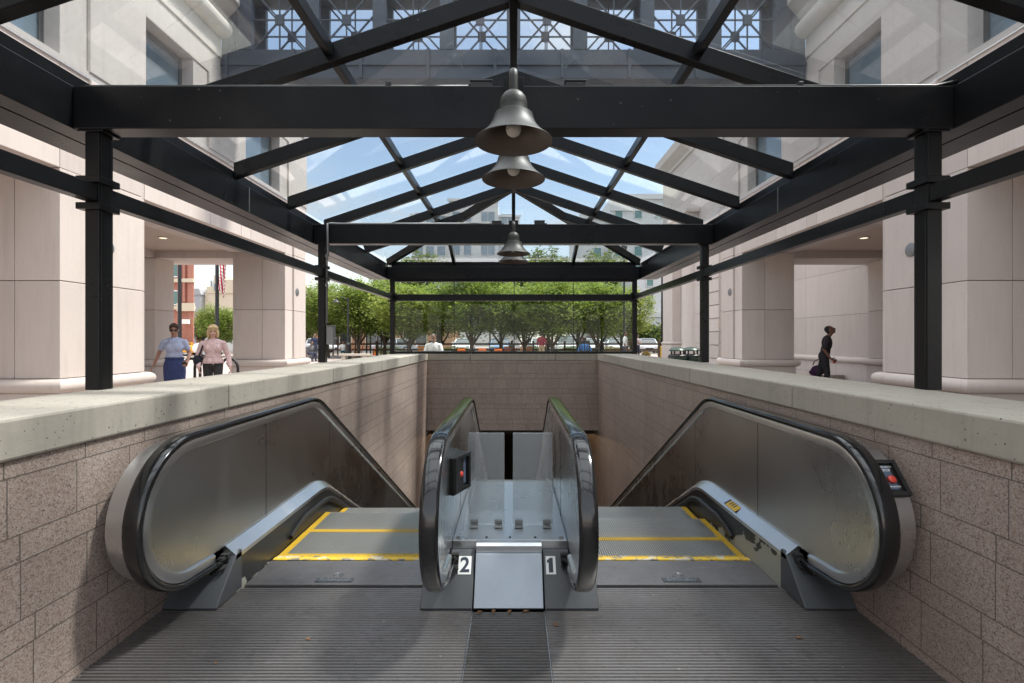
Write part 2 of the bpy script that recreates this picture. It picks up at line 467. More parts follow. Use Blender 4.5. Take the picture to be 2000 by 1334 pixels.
bw = empty('parapet_wall', (0, PY1, 0), 0, 'low granite end wall across the far end of the escalator well, above the tunnel opening', 'wall', 'granite parapet walls round the escalator well')
o = MB().box(WL-.002, WR+.002, PY1, PY1+.45, -.50, .93).build('granite_facing', MT['granite_x'], bw); o.location = (0,-PY1,0)
for a, b2 in ((CL,-.88),(-.88,.855),(.855,CR)):
    o = MB().box(a+.004, b2-.004, PY1+.004, PY1+.50, .934, 1.085).build('coping_stone', MT['concrete'], bw, bevel=.012); o.location = (0,-PY1,0)
# tunnel
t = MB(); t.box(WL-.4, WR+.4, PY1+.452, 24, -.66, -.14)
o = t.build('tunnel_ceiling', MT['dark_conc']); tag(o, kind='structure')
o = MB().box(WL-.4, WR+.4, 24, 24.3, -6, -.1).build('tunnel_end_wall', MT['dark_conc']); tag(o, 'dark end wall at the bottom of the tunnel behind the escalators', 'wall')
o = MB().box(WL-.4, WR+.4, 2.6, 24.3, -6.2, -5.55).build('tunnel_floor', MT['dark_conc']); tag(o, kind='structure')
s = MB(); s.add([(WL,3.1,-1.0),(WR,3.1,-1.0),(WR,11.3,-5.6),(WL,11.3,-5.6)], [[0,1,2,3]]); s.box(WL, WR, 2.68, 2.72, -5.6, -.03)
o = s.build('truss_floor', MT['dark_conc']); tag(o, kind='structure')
for i, (yy, zz, xa, xb) in enumerate(((10.9,-.695,-1.12,.98),(12.6,-.95,-1.4,1.36),(15.5,-1.2,-1.4,1.36))):
    lab = ['slim warm tunnel light right under the end wall, nearest of the row', 'slim warm tunnel light second into the tunnel mouth', 'slim warm tunnel light deepest in the tunnel'][i]
    tl = empty('tunnel_light', ((xa+xb)/2, yy, zz), 0, lab, 'light', 'warm strip lights in the tunnel')
    w = (xb-xa)/2
    MB().box(-w, w, -.05, .05, .03, .08).build('housing', MT['black'], tl)
    MB().tube([(-w+.02,0,0),(w-.02,0,0)], .018).build('tube', MT['tube'], tl, True)
    for sx in (-w*.6, w*.6): MB().box(sx-.01, sx+.01, -.01, .01, .078, -.66-zz+.02).build('hanger', MT['black'], tl)

# ------------------------------------------------------------------ landing floor
def ribs(x0, x1, y0, y1, pitch, top, depth, z=0):
    b = MB(); y = y0; pts = [(y0, z-.03)]
    while y + pitch <= y1 + 1e-6:
        pts += [(y, z-depth), (y+(pitch-top)*.3, z-depth), (y+(pitch-top)*.5, z), (y+(pitch-top)*.5+top, z)]
        y += pitch
        pts += [(y-(pitch-top)*.2, z-depth)]
    pts += [(y, z-depth), (y, z-.03)]
    n = len(pts); vs = [(x0,a,c) for a,c in pts] + [(x1,a,c) for a,c in pts]
    fs = [[i, i+1, n+i+1, n+i] for i in range(n-1)]
    return b.add(vs, fs)
XSL, XSL2, XSR, XSR2 = -1.49, -.47, .43, 1.465     # skirts
MX0, MX1 = -.205, .155                               # median strip
ld = empty('landing_floor'); tag(ld, kind='structure')
ribs(WL+.004, MX0-.004, -2.4, 2.668, .0195, .0105, .006).build('floor_plate', MT['plate'], ld)
ribs(MX1+.004, WR-.004, -2.4, 2.668, .0195, .0105, .006).build('floor_plate', MT['plate'], ld)
ribs(MX0+.003, MX1-.003, -2.4, 2.425, .0195, .0105, .006).build('floor_plate', MT['plate_dark'], ld)
m = MB().box(WL, WR, PY0, 2.70, -.2, -.032); m.build('sub_floor', MT['black'], ld)
for i, (a, b2) in enumerate(((MX0, MX1),)):
    for xx in (MX0, MX1): MB().box(xx-.0025, xx+.0025, -2.4, 2.425, -.03, .0005).build('seam_strip', MT['stainless'], ld)

# ------------------------------------------------------------------ escalators
S30, C30 = math.sin(R(30)), math.cos(R(30))
def track(flat_end, z0, rad, y_start, y_stop, n=9):
    p = [(y_start, z0), (flat_end-.3, z0)]
    for i in range(n+1):
        a = R(30)*i/n
        p.append((flat_end + rad*sin(a), z0 - rad*(1-cos(a))))
    ye, ze = p[-1]
    p.append((y_stop, ze - (y_stop-ye)*math.tan(R(30))))
    return p
def track_z(flat_end, rad, y):
    if y <= flat_end: return 0.
    ye = flat_end + rad*S30
    if y <= ye: return -(rad - math.sqrt(rad*rad - (y-flat_end)**2))
    return -rad*(1-C30) - (y-ye)*math.tan(R(30))
NOSE_Y, NOSE_Z, NR = 2.35, .545, .35
HP = [(2.64,.17),(2.50,.182),(2.42,.19)]
for i in range(25):
    a = R(270 - 180*i/24); HP.append((NOSE_Y+NR*cos(a), NOSE_Z+NR*sin(a)))
HP += [(2.7,.897),(3.1,.897),(3.5,.897)]
for i in range(10):
    a = R(90-30*i/9); HP.append((3.70+.5*cos(a), .397+.5*sin(a)))
ye, ze = HP[-1]
for yy in (5, 7, 9, 11.6): HP.append((yy, ze-(yy-ye)*math.tan(R(30))))
DP = track(3.72, .205, .55, 2.60, 11.6)
def offset(path, d):
    out = []
    for i, (y, z) in enumerate(path):
        a = path[max(i-1,0)]; b = path[min(i+1,len(path)-1)]
        ty, tz = b[0]-a[0], b[1]-a[1]; l = math.hypot(ty, tz)
        out.append((y - tz/l*d, z + ty/l*d))
    return out
def ngon_prism(poly, x0, x1, name, mat, parent):
    bm = bmesh.new()
    va = [bm.verts.new((x0, y, z)) for y, z in poly]; vb = [bm.verts.new((x1, y, z)) for y, z in poly]
    f1 = bm.faces.new(va); f2 = bm.faces.new(vb[::-1])
    for i in range(len(poly)):
        j = (i+1) % len(poly); bm.faces.new((va[j], va[i], vb[i], vb[j]))
    bmesh.ops.triangulate(bm, faces=[f1, f2]); bmesh.ops.recalc_face_normals(bm, faces=bm.faces)
    me = bpy.data.meshes.new(name); bm.to_mesh(me); bm.free(); me.materials.append(mat)
    o = bpy.data.objects.new(name, me); COL.objects.link(o); o.parent = parent
    return o
# handrail section: flattened C
HPROF = []
for i in range(20):
    a = 2*PI*i/20; ca, sa = cos(a), sin(a)
    HPROF.append((.041*math.copysign(abs(ca)**.7, ca), .017*math.copysign(abs(sa)**.7, sa)))
TPROF = [(-.030,-.018),(.030,-.018),(.033,-.028),(.033,-.058),(.022,-.066),(-.022,-.066),(-.033,-.058),(-.033,-.028)]
def step_mesh(width):
    b = MB(); n = int(width/.0145); p = width/n
    for i in range(n):
        x = -width/2 + i*p
        edge = (i < 3 or i >= n-3)
        b.box(x, x+p*.52, .052, .398, -.012, 0, 1 if edge else 0)
        b.box(x, x+p*.52, .004, .052, -.012, 0, 1)
    b.box(-width/2, width/2, .002, .398, -.2, -.0125, 2)
    return b.mesh('step', [MT['cleat'], MT['yellow'], MT['black']])
def text_rot(y0, z0, slope, x):
    return Matrix.Translation((x, y0, z0)) @ Matrix.Rotation(slope, 4, 'X')
WEDGE = [(2.425,.003),(2.425,.012),(2.600,.200),(2.625,.2125),(2.655,.2125),(2.655,.003)]
def pylon(parent, x0, x1, name='newel_base'):
    m = MB().prism(WEDGE, 'x', x0, x1)
    return m.build(name, MT['pylon'], parent, bevel=.004)
def stop_button(parent, M_, w=.13, h=.17):
    m = MB()
    m.box(-w/2, w/2, -h/2, -h/2+.016, 0, .026); m.box(-w/2, w/2, h/2-.016, h/2, 0, .026)
    m.box(-w/2, -w/2+.016, -h/2+.016, h/2-.016, 0, .026); m.box(w/2-.016, w/2, -h/2+.016, h/2-.016, 0, .026)
    m.box(-w/2+.016, w/2-.016, -h/2+.016, h/2-.016, 0, .006)
    o = m.build('stop_box', MT['black'], parent); o.matrix_local = M_
    p = MB().box(-w/2+.03, w/2-.03, -h/2+.03, h/2-.02, .0062, .010).build('label_plate', MT['navy'], o)
    MB().lathe([(0,.024),(.014,.024),(.017,.020),(.017,.010),(0,.010)], (0,-.008,0), 18).build('button', MT['red_btn'], o, True)
    for k, (tx, yy, sz) in enumerate((("EMERGENCY",.052,.011),("STOP",.036,.015),("PUSH BUTTON",-.038,.008))):
        text_mesh(tx, sz, MT['white'], 'lettering', o, .0004, .0002, Matrix.Translation((0,yy,.0106)))
    return o
MT['navy'] = simple('navy_plate', (.10,.13,.19), .35)
MT['red_btn'] = simple('red_button', (.62,.06,.04), .35)
def balustrade(parent, xc, s, outer_x=None, skirt='skirt_l'):
    """s = +1: steps lie on +x side"""
    MB().sweep(HP, HPROF, xc).build('handrail', MT['rubber'], parent, 40)
    MB().sweep(HP[1:], TPROF, xc).build('handrail_guide', MT['stainless_lt'], parent, 40)
    top = offset(HP, -.055)[2:]
    dz = [(y, z-.02) for y, z in DP[::-1]]
    poly = [(2.62,.243)] + top + [(11.6, dz[0][1])] + dz[1:-1] + [(2.62,.19)]
    # panel in plates with thin seams
    o = ngon_prism(poly, xc-.016, xc+.016, 'balustrade_panel', MT['stainless'], parent)
    for yy in (3.05, 4.1, 5.3):
        zt = None
        for (a, b) in zip(HP[6:], HP[7:]):
            if a[0] <= yy <= b[0] and a[1] > .5 or (a[0] <= yy <= b[0] and yy > 4): zt = a[1]+(b[1]-a[1])*(yy-a[0])/(b[0]-a[0])
        zb = .205 + track_z(3.72, .55, yy)
        if zt: MB().box(xc-.0172, xc+.0172, yy-.002, yy+.002, zb, zt-.06).build('panel_seam', MT['black'], o)
    xs = {XSL: XSL}.get(0, None)
    return o
def deck(parent, xp, xs, matskirt):
    s = 1 if xs > xp else -1
    MB().sweep(DP, [(xp,.045),(xp+s*.012,.045),(xs-s*.012,.004),(xs,-.006),(xs,-.028),(xp,-.028)]).build('inner_deck', MT['stainless_lt'], parent)
    MB().sweep([(y,z) for y,z in DP], [(xs-s*.010,-.0282),(xs-s*.002,-.0282),(xs-s*.002,-.62),(xs-s*.010,-.62)]).build('skirt_panel', matskirt, parent)
    # brush guard just above the steps
    BP = [(3.22,.045),(3.30,.075)] + [(y+.02,z-.10) for y,z in track(3.72,.205,.55,3.42,11.5)]
    MB().sweep(BP, [(xs-s*.001,.012),(xs+s*.012,.016),(xs+s*.022,.004),(xs+s*.016,-.02),(xs-s*.001,-.024)]).build('skirt_brush', MT['black'], parent, 50)
def escalator(label, xa, xb, ha, hb, first_step, outer, skirt_mat, number, num_x):
    """xa<xb skirts; ha,hb handrail centres; outer = -1 wall on the left, +1 on the right"""
    root = empty('escalator', ((xa+xb)/2, 3.0, 0), 0, label, 'escalator', 'pair of escalators going down')
    ch0 = set(COL.objects)
    balustrade(root, ha, 1); balustrade(root, hb, -1)
    deck(root, ha+.016, xa, skirt_mat if outer < 0 else MT['skirt_l']); deck(root, hb-.016, xb, skirt_mat if outer > 0 else MT['skirt_l'])
    # exterior band between newel and wall
    if outer < 0: w0, w1, hx = -1.716, ha-.034, ha
    else: w0, w1, hx = hb+.034, 1.690, hb
    band = offset(HP, -.03)[1:36]
    MB().sweep(band, [(w0,.0),(w1,.0),(w1,-.012),(w0,-.012)]).build('newel_band', MT['stainless_lt'], root, 40)
    MB().sweep(DP, [(WL if outer < 0 else WR,.03),(hx,.03),(hx,.02),(WL if outer < 0 else WR,.02)]).build('outer_deck', MT['stainless'], root)
    # newel bases
    if outer < 0: pylon(root, WL+.006, xa); nb = pylon(root, xb, MX0-.003)
    else: pylon(root, xb, WR-.006); nb = pylon(root, MX1+.003, xa)
    # handrail inlet brushes
    for hx2 in (ha, hb):
        b = MB(); rr = random.Random(3)
        for k in range(70):
            px = hx2 + rr.uniform(-.055,.055); pz = .155 + rr.uniform(-.045,.055)
            b.bar((px, 2.57, pz), (px+rr.uniform(-.01,.01), 2.515+rr.uniform(0,.025), pz+rr.uniform(-.01,.01)), .006, .006)
        b.box(hx2-.06, hx2+.06, 2.57, 2.60, .10, .215)
        b.build('inlet_brush', MT['brush'], root)
    # comb plate
    cw = MB(); c = ribs(xa+.003, xb-.003, 2.68, 2.975, .0082, .0052, .0025, .002)
    cp = c.build('comb_plate', MT['comb'], root)
    y = MB(); n = 100; p = (xb-xa-.02)/n
    y.box(xa+.006, xb-.006, 2.977, 3.012, -.03, .0045)
    for i in range(n): y.box(xa+.01+i*p, xa+.01+i*p+p*.5, 3.012, 3.035, -.012, .0035)
    y.build('comb_strip', MT['worn_yellow'], root)
    # maker's mark
    xm = (xa+xb)/2 - (.03 if outer < 0 else .0)
    pl = MB().box(xm-.105, xm+.105, 2.704, 2.748, .0005, .0062).build('maker_plate', MT['pylon'], cp)
    text_mesh('Schindler', .046, MT['stainless_lt'], 'lettering', pl, .0008, .0006, Matrix.Translation((xm, 2.726, .0068)))
    lg = MB()
    for rr_, zz in ((.030,0),(.016,0)):
        pts = [(xm+rr_*cos(R(a)), 2.778+rr_*sin(R(a)), .005) for a in range(-30, 211, 20)]
        lg.tube(pts, .0026, 6)
    lg.build('emblem', MT['stainless_lt'], pl)
    # steps
    sm = step_mesh(xb-xa-.012)
    for i in range(21):
        y0 = first_step + .4*i - .4
        z = track_z(3.58, 1.0, y0+.2)
        o = bpy.data.objects.new('step', sm); COL.objects.link(o); o.parent = root
        o.location = ((xa+xb)/2, y0, z - (.004))
    # number plate on the newel base
    sl = math.atan2(.188, .175)
    t = .80; py, pz = 2.425+.175*t, .012+.188*t
    w = .068 if number == '2' else .052
    nrm = Vector((0, -sin(sl), cos(sl)))
    M_ = Matrix.Translation(Vector((num_x, py, pz)) + nrm*.0005) @ Matrix.Rotation(sl, 4, 'X')
    pt = MB().box(-w/2, w/2, -.046, .046, 0, .002).build('number_plate', MT['white'], root); pt.matrix_local = M_
    if number == '1':
        MB().prism([(-.011,-.037),(.012,-.037),(.012,.037),(-.002,.037),(-.019,.024),(-.019,.010),(-.011,.014)], 'z', .0021, .0032).build('numeral', MT['ink'], pt)
    else: text_mesh(number, .104, MT['ink'], 'numeral', pt, .0006, .0026, Matrix.Translation((0, -.002, .0028)))
    # children were built in world coordinates
    for o in list(COL.objects):
        if o.parent == root:
            o.location = Vector(o.location) - root.location
    return root
MT['ink'] = simple('number_ink', (.02,.028,.045), .5)
escL = escalator('left escalator, marked 2 on its base, stop box on its inner newel', XSL, XSL2, -1.577, -.352, 3.43, -1, MT['skirt_l'], '2', -.258)
escR = escalator('right escalator, marked 1 on its base, black paint peeling off its skirt', XSR, XSR2, .312, 1.557, 3.285, 1, MT['skirt_r'], '1', .197)
# stop boxes (escalator children are relative to the escalator's base)
Mb = Matrix.Translation(Vector((-.300, 2.635, .635)) - escL.location) @ Matrix(((.404,0,.915,0),(.915,0,-.404,0),(0,1,0,0),(0,0,0,1)))
stop_button(escL, Mb, .185, .195)
hs = MB().prism([(-.336,2.553),(-.302,2.55),(-.2635,2.719),(-.336,2.82)], 'z', .54, .73).build('stop_housing', MT['black'], escL); hs.location = -escL.location
a = R(140); py, pz = NOSE_Y+(NR-.03)*cos(a), NOSE_Z+(NR-.03)*sin(a)
nv = Vector((0, cos(a), sin(a))); tv = Vector((0, -sin(a), cos(a)))*-1; tv = Vector((0, sin(a), -cos(a)))*-1
tv = Vector((0, abs(sin(a)), abs(cos(a))))
xv = tv.cross(nv)
Mr = Matrix(((xv.x,tv.x,nv.x,0),(xv.y,tv.y,nv.y,0),(xv.z,tv.z,nv.z,0),(0,0,0,1)))
stop_button(escR, Matrix.Translation(Vector((1.632, py, pz)) - escR.location + nv*.002) @ Mr, .095, .16)
# warning sticker on the right deck
sy = 3.3; xm = (XSR2 + 1.541)/2; ang = math.atan2(.041, 1.541-XSR2)
Ms = Matrix.Translation(Vector((xm, sy, .205+.0265)) - escR.location) @ Matrix.Rotation(-ang, 4, 'Y') @ Matrix.Rotation(R(-90), 4, 'Z')
st = MB().box(-.085,.085,-.036,.036,0,.0012).build('warning_sticker', MT['yellow'], escR); st.matrix_local = Ms
m = MB().box(-.085,-.062,-.036,.036,.0013,.0016); m.build('sticker_header', MT['ink'], st)
ic = MB()
for x in (-.03, .0, .03):
    ic.ell((x, .020, .0015), (.007,.006,.0006), 10, 4); ic.box(x-.006, x+.006, -.020, .012, .0012, .002)
ic.build('pictogram', MT['ink'], st)

# median deck with the acrylic barrier sheets
md = empty('median_deck', ((MX0+MX1)/2, 2.43, 0), 0, 'bright metal median between the two escalators with a sloping front plate', 'escalator deck')
off = -md.location
def atm(o): o.location = off; return o
a0, a1 = -.352+.019, .312-.019
atm(MB().prism([(2.43,.003),(2.43,.010),(2.585,.215),(2.60,.215),(2.60,.003)], 'x', MX0+.003, MX1-.003).build('front_plate', MT['alu_plate'], md, bevel=.003))
atm(MB().prism([(2.602,.19),(2.602,.248),(2.622,.258),(2.622,.19)], 'x', MX0+.004, MX1-.004).build('front_lip', MT['stainless_lt'], md))
atm(MB().box(a0, MX0+.0035, 2.656, 2.663, .15, .254).box(MX1-.0035, a1, 2.656, 2.663, .15, .254).box(MX0+.0036, MX1-.0036, 2.6225, 2.663, .20, .2575).build('deck_fascia', MT['stainless_lt'], md))
MDP = [(y, z+.05) for y, z in DP]
MDP[0] = (2.664, MDP[0][1]); 
atm(MB().sweep(MDP, [(a0,.004),(a1,.004),(a1,-.015),(a0,-.015)]).build('deck_sheet', MT['stainless_lt'], md))
for xx in (a0+.03, a1-.03): atm(MB().sweep(MDP, [(xx-.012,.02),(xx+.012,.02),(xx+.012,.0045),(xx-.012,.0045)]).build('deck_rail', MT['stainless_lt'], md))
m = MB()
for k, xx in enumerate((-.15,-.02,.12)): m.lathe([(0,.004),(.006,.004),(.007,0)], (xx,2.69,.2592), 10)
atm(m.build('screw', MT['black'], md))
for i, (xa, xb) in enumerate(((-.268,-.054),(-.004,.232))):
    b = empty('barrier_sheet', ((xa+xb)/2, 2.87, .26), 0, ['left upright clear acrylic sheet hinged on the metal median between the escalators', 'right upright clear acrylic sheet hinged on the metal median between the escalators'][i], 'barrier sheet', 'acrylic sheets on the median')
    w = (xb-xa)/2
    MB().box(-w, w, -.005, .005, .004, .546).build('sheet', MT['acrylic'], b, bevel=.002)
    for sx in (-w+.035, w-.035):
        h = MB().box(sx-.022, sx+.022, -.055, -.006, 0, .010); h.box(sx-.022, sx+.022, -.016, -.006, .010, .035)
        h.build('hinge', MT['galv'], b, bevel=.003)

# dry leaves and scraps blown onto the landing
MT['dry_leaf'] = simple('dry_leaf', (.20,.10,.045), .9, 0, .4, 30)
rl = random.Random(5)
leafm = MB().add([(-.022,0,.002),(0,-.010,.006),(.024,0,.003),(0,.011,.007),(0,0,.001)], [[0,1,4],[1,2,4],[2,3,4],[3,0,4]]).mesh('dry_leaf', MT['dry_leaf'])
for i, (x, y, lab) in enumerate(((-.17,2.405,'dry brown leaf at the left end of the median front plate'),(-.10,2.412,'dry brown leaf at the foot of the median front plate, left of middle'),(-.02,2.408,'dry brown leaf at the middle of the foot of the median front plate'),(.06,2.414,'dry brown leaf at the foot of the median front plate, right of middle'),(.20,2.30,'dry brown leaf on the right floor plate beside its seam'),(-1.25,2.03,'dry brown leaf low on the left floor plate near the wall'),(-.93,2.19,'dry brown leaf on the left floor plate below the maker plate'),(1.30,2.2,'dry brown leaf on the right floor plate near the right newel'))):
    o = bpy.data.objects.new('dry_leaf', leafm); COL.objects.link(o); o.location = (x, y, .0015); o.rotation_euler = (0,0,rl.uniform(0,6)); k = rl.uniform(.6,1.1); o.scale = (k,k,k)
    tag(o, lab, 'leaf', 'dry leaves on the landing')
# ------------------------------------------------------------------ glass canopy
can = empty('glass_canopy', (0, 5.8, 1.085), 0, 'black steel and glass canopy with pitched roof standing on the parapets over the escalators', 'canopy')
OFF = Vector((0,-5.8,-1.085))
def cb(m, name, mat, bevel=.005, smooth=False, parent=None):
    o = m.build(name, mat, parent or can, smooth, bevel)
    if parent is None: o.location = OFF
    return o
ST = MT['steel']
BX = 2.37; BZ0, BZ1 = 2.495, 2.725
frames = [2.60, 5.72, 9.06]
for y in frames:
    cb(MB().box(-BX+.002, BX-.002, y, y+.12, BZ0, BZ1), 'cross_beam', ST)
for s in (-1, 1):
    m = MB().box(s*(BX+.001), s*(BX+.13), -.7, 9.18, BZ0+.001, BZ1+.001)
    cb(m, 'side_beam', ST)
    cb(MB().box(s*(BX-.002), s*(BX+.004), 4.33, 4.342, BZ0+.006, BZ1-.004), 'weld_seam', MT['galv'], 0)
    cb(MB().box(s*(BX+.02), s*(BX+.07), -.7, 9.2, BZ1+.002, BZ1+.075), 'eave_plate', ST, .003)
    g = MB(); g.box(s*(BX+.165), s*(BX+.36), -.7, 9.25, BZ0+.012, BZ0+.024); g.box(s*(BX+.348), s*(BX+.36), -.7, 9.25, BZ0+.0242, BZ0+.15); g.box(s*(BX+.165), s*(BX+.177), -.7, 9.25, BZ0+.0242, BZ0+.13)
    for yy in (1.0, 3.4, 4.2, 5.2, 7.2, 8.4): g.box(s*(BX+.128), s*(BX+.166), yy, yy+.03, BZ0+.04, BZ0+.07)
    cb(g, 'gutter', ST, 0)
    # columns with collars
    cx = s*2.283
    for y in frames:
        yc = y+.065
        m = MB().box(cx-.039, cx+.039, yc-.046, yc+.046, 1.086, BZ0-.012)
        m.box(cx-s*.039-.012*s if 0 else cx-s*.043, cx-s*.036, yc-.034, yc+.034, 1.087, BZ0-.013)
        c = cb(m, 'column', ST)
        MB().box(cx-.07, cx+.07, yc-.06, yc+.06, BZ0-.012, BZ0-.001).build('cap_plate', ST, c, bevel=.002)
        for z0 in (2.062, 2.205):
            MB().box(cx-.068, cx+.062, yc-.072, yc+.066, z0, z0+.036).build('collar', ST, c, bevel=.003)
    ys = [-.7] + [y+.065 for y in frames]
    for a, b in zip(ys[:-1], ys[1:]):
        cb(MB().box(cx-.034, cx+.034, a+(.047 if a > 0 else 0), b-.047, 2.106, 2.198), 'side_rail', ST)
# end rail and glass wall
ye = frames[2]
cb(MB().box(-2.243, 2.243, ye+.03, ye+.1, 2.085, 2.21), 'end_rail', ST)
cb(MB().box(-2.243, 2.243, ye+.04, ye+.09, 1.09, 1.137), 'bottom_rail', ST)
cb(MB().box(-2.243, 2.243, ye+.04, ye+.09, 2.446, BZ0-.001), 'head_rail', ST, .002)
xs4 = [-2.242, -1.12, 0.012, 1.13, 2.242]
for a, b in zip(xs4[:-1], xs4[1:]):
    for z0, z1 in ((1.138, 2.084), (2.211, 2.445)):
        cb(MB().box(a+.004, b-.004, ye+.06, ye+.070, z0, z1), 'glass_panel', MT['wall_glass'], 0)
sm = MB()
for x in xs4[1:-1]:
    sm.box(x-.006, x+.006, ye+.056, ye+.074, 1.138, 2.084); sm.box(x-.006, x+.006, ye+.058, ye+.072, 2.211, 2.445)
cb(sm, 'glass_joint', MT['black'], 0)
# rafters
K = .335; RIDGE_T = 3.67; RH = .125
def rz(x): return RIDGE_T - K*abs(x)          # top of rafters
RY = [-.87, .13, 1.13, 2.14, 3.15, 4.16, 5.14, 6.12, 7.10]
RX = BX+.02
for y in RY:
    for s in (-1, 1):
        x0, x1 = s*.028, s*RX
        t = .034
        vs = [(x0,y-t,rz(x0)-RH),(x1,y-t,rz(x1)-RH),(x1,y+t,rz(x1)-RH),(x0,y+t,rz(x0)-RH),(x0,y-t,rz(x0)),(x1,y-t,rz(x1)),(x1,y+t,rz(x1)),(x0,y+t,rz(x0))]
        cb(MB().hexa(vs), 'rafter', ST, .004)
cb(MB().box(-.0275, .0275, -.9, 7.13, RIDGE_T-.16, RIDGE_T-.006), 'ridge_beam', ST, .003)
for s in (-1, 1):
    x = s*1.19; ys_ = [-.9]+RY+[7.95]
    cb(MB().hexa([(x-.026,-.9,rz(x)-.085),(x+.026,-.9,rz(x)-.085),(x+.026,7.95,rz(x)-.085),(x-.026,7.95,rz(x)-.085),(x-.026,-.9,rz(x)-.004),(x+.026,-.9,rz(x)-.004),(x+.026,7.95,rz(x)-.004),(x-.026,7.95,rz(x)-.004)]), 'purlin', ST, .003)
AP = Vector((0, 7.10, RIDGE_T-.062)); EZ = rz(BX)-.062
for s in (-1, 1):
    cb(MB().bar(AP, (s*2.36, 9.11, EZ), .075, RH), 'hip_rafter', ST, .004)
    f = (7.77-7.10)/(9.11-7.10); hx = 2.36*f
    cb(MB().bar((s*hx, 7.77, rz(hx)-.062), (s*RX, 7.77, rz(RX)-.062), .068, RH), 'jack_rafter', ST, .004)
    f = 1.12/2.36; yh = 7.10+f*(2.01)
    cb(MB().bar((s*1.12, yh, rz(1.12)-.055), (s*1.12, 9.11, EZ), .055, .10), 'jack_rafter', ST, .004)
cb(MB().bar(AP, (0, 9.11, EZ), .055, .10), 'jack_rafter', ST, .004)
cb(MB().box(-BX+.06, BX-.06, 9.13, 9.17, BZ1+.002, BZ1+.10), 'eave_plate', ST, .003)
# roof panes
def pane(pts, th=.010):
    P = [Vector(p) for p in pts]
    nrm = (P[1]-P[0]).cross(P[-1]-P[0]).normalized()
    if nrm.z < 0: nrm = -nrm
    n = len(P); vs = [p + nrm*.004 for p in P] + [p + nrm*(.004+th) for p in P]
    fs = [list(range(n))[::-1], list(range(n,2*n))] + [[i,(i+1)%n,n+(i+1)%n,n+i] for i in range(n)]
    cb(MB().add(vs, fs), 'roof_pane', MT['roof_glass'], 0)
for a, b in zip(RY[:-1], RY[1:]):
    for s in (-1, 1):
        for x0, x1 in ((.02, 1.185), (1.195, 2.44)):
            pane([(s*x0,a+.006,rz(x0)),(s*x1,a+.006,rz(x1)),(s*x1,b-.006,rz(x1)),(s*x0,b-.006,rz(x0))])
E2 = Vector((0, 9.18, rz(2.44)))
for s in (-1, 1):
    pane([(s*.02,7.12,rz(.0)),(s*2.42,7.12,rz(2.42)),(s*2.42,9.15,rz(2.42))])
    pane([(s*.004,7.12,rz(0)),(s*1.118,7.12+.949*1.0+.002,rz(1.118)),(s*1.118,9.16,rz(2.42)),(s*.004,9.16,rz(2.42))])
    pane([(s*1.124,7.13+.95,rz(1.124)),(s*2.40,9.16,rz(2.42)),(s*1.124,9.16,rz(2.42))])

# ------------------------------------------------------------------ bell lamps
def bell_lamp():
    root = empty('bell_lamp', (0,0,0))
    prof = [(.0235,.2455),(.034,.2405),(.048,.230),(.060,.214),(.0665,.194),(.068,.172),(.068,.140),(.070,.135),(.088,.1325),(.095,.128),(.0975,.118),(.103,.098),(.118,.068),(.143,.038),(.170,.0148),(.190,0),(.192,-.003)]
    inn = [(.188,-.002),(.166,.008),(.138,.030),(.115,.066),(.099,.108),(.09,.145),(.06,.155),(.0,.156)]
    inn = [(a_, b_*.85 if b_ > 0 else b_) for a_, b_ in inn]
    sh = MB().lathe(prof, seg=40); 
    o = sh.build('shade', MT['lampm'], root, 35)
    MB().lathe([(.1915,-.0031)]+inn, seg=40).build('shade_lining', MT['lamp_in'], o, 35)
    MB().lathe([(0,.022),(.018,.025),(.032,.036),(.038,.052),(.036,.072),(.028,.092),(.022,.11),(.022,.153)], seg=20).build('bulb', MT['bulb'], root, True)
    pts = [(0,0,.241),(0,0,.315)] + [(0, .06*(1-cos(R(a))), .315+.045*sin(R(a))) for a in range(15,91,15)] + [(0,.215,.36)]
    MB().tube(pts, .0225, 14).build('stem', MT['lampm'], root, 40)
    b = MB().box(-.055,.055,.208,.2165,.14,.43); b.build('mounting_plate', ST, root, bevel=.003)
    m = MB()
    for sx in (-.03,.03): m.ell((sx,.207,.32), (.008,.006,.008), 8, 6)
    m.build('bolt', MT['lampm'], root)
    return root
L0 = bell_lamp()
lamps = [((0,2.378,2.335), 0, 'nearest bell lamp, largest in view, hanging on the near side of the front cross beam'),
         ((0,2.942,2.335), PI, 'second bell lamp, hanging on the far side of the front cross beam'),
         ((0,5.498,2.335), 0, 'third bell lamp, hanging on the near side of the middle cross beam'),
         ((0,6.062,2.335), PI, 'farthest bell lamp, half hidden beyond the middle cross beam')]
for i, (loc, rz_, lab) in enumerate(lamps):
    o = L0 if i == 0 else copy_tree(L0)
    o.location = loc; o.rotation_euler = (0,0,rz_)
    tag(o, lab, 'lamp', 'bronze bell lamps under the canopy')
# junction boxes, conduit
def jbox(x, y, z, w, d, h, lab, mat='black'):
    j = empty('junction_box', (x,y,z), 0, lab, 'electrical box')
    MB().box(-w/2,w/2,-d/2,d/2,0,h).build('case', MT[mat], j, bevel=.004)
    MB().box(-w/2-.004,w/2+.004,-d/2-.004,d/2+.004,h,h+.008).build('lid', MT[mat], j, bevel=.003)
    m = MB(); m.tube([(w/2,0,h*.3),(w/2+.03,0,h*.3)], .014, 10); m.build('fitting', MT[mat], j)
jbox(-.175, 2.66, BZ1, .115, .1, .03, 'black electrical box on the front cross beam, left of the nearest lamp')
jbox(.335, 2.66, BZ1, .11, .1, .03, 'black electrical box on the front cross beam, right of the nearest lamp')
jbox(-.2, 5.78, BZ1, .11, .1, .035, 'black electrical box on the middle cross beam, left of the lamp')
jbox(.31, 5.78, BZ1, .12, .1, .04, 'black electrical box on the middle cross beam, right of the lamp')
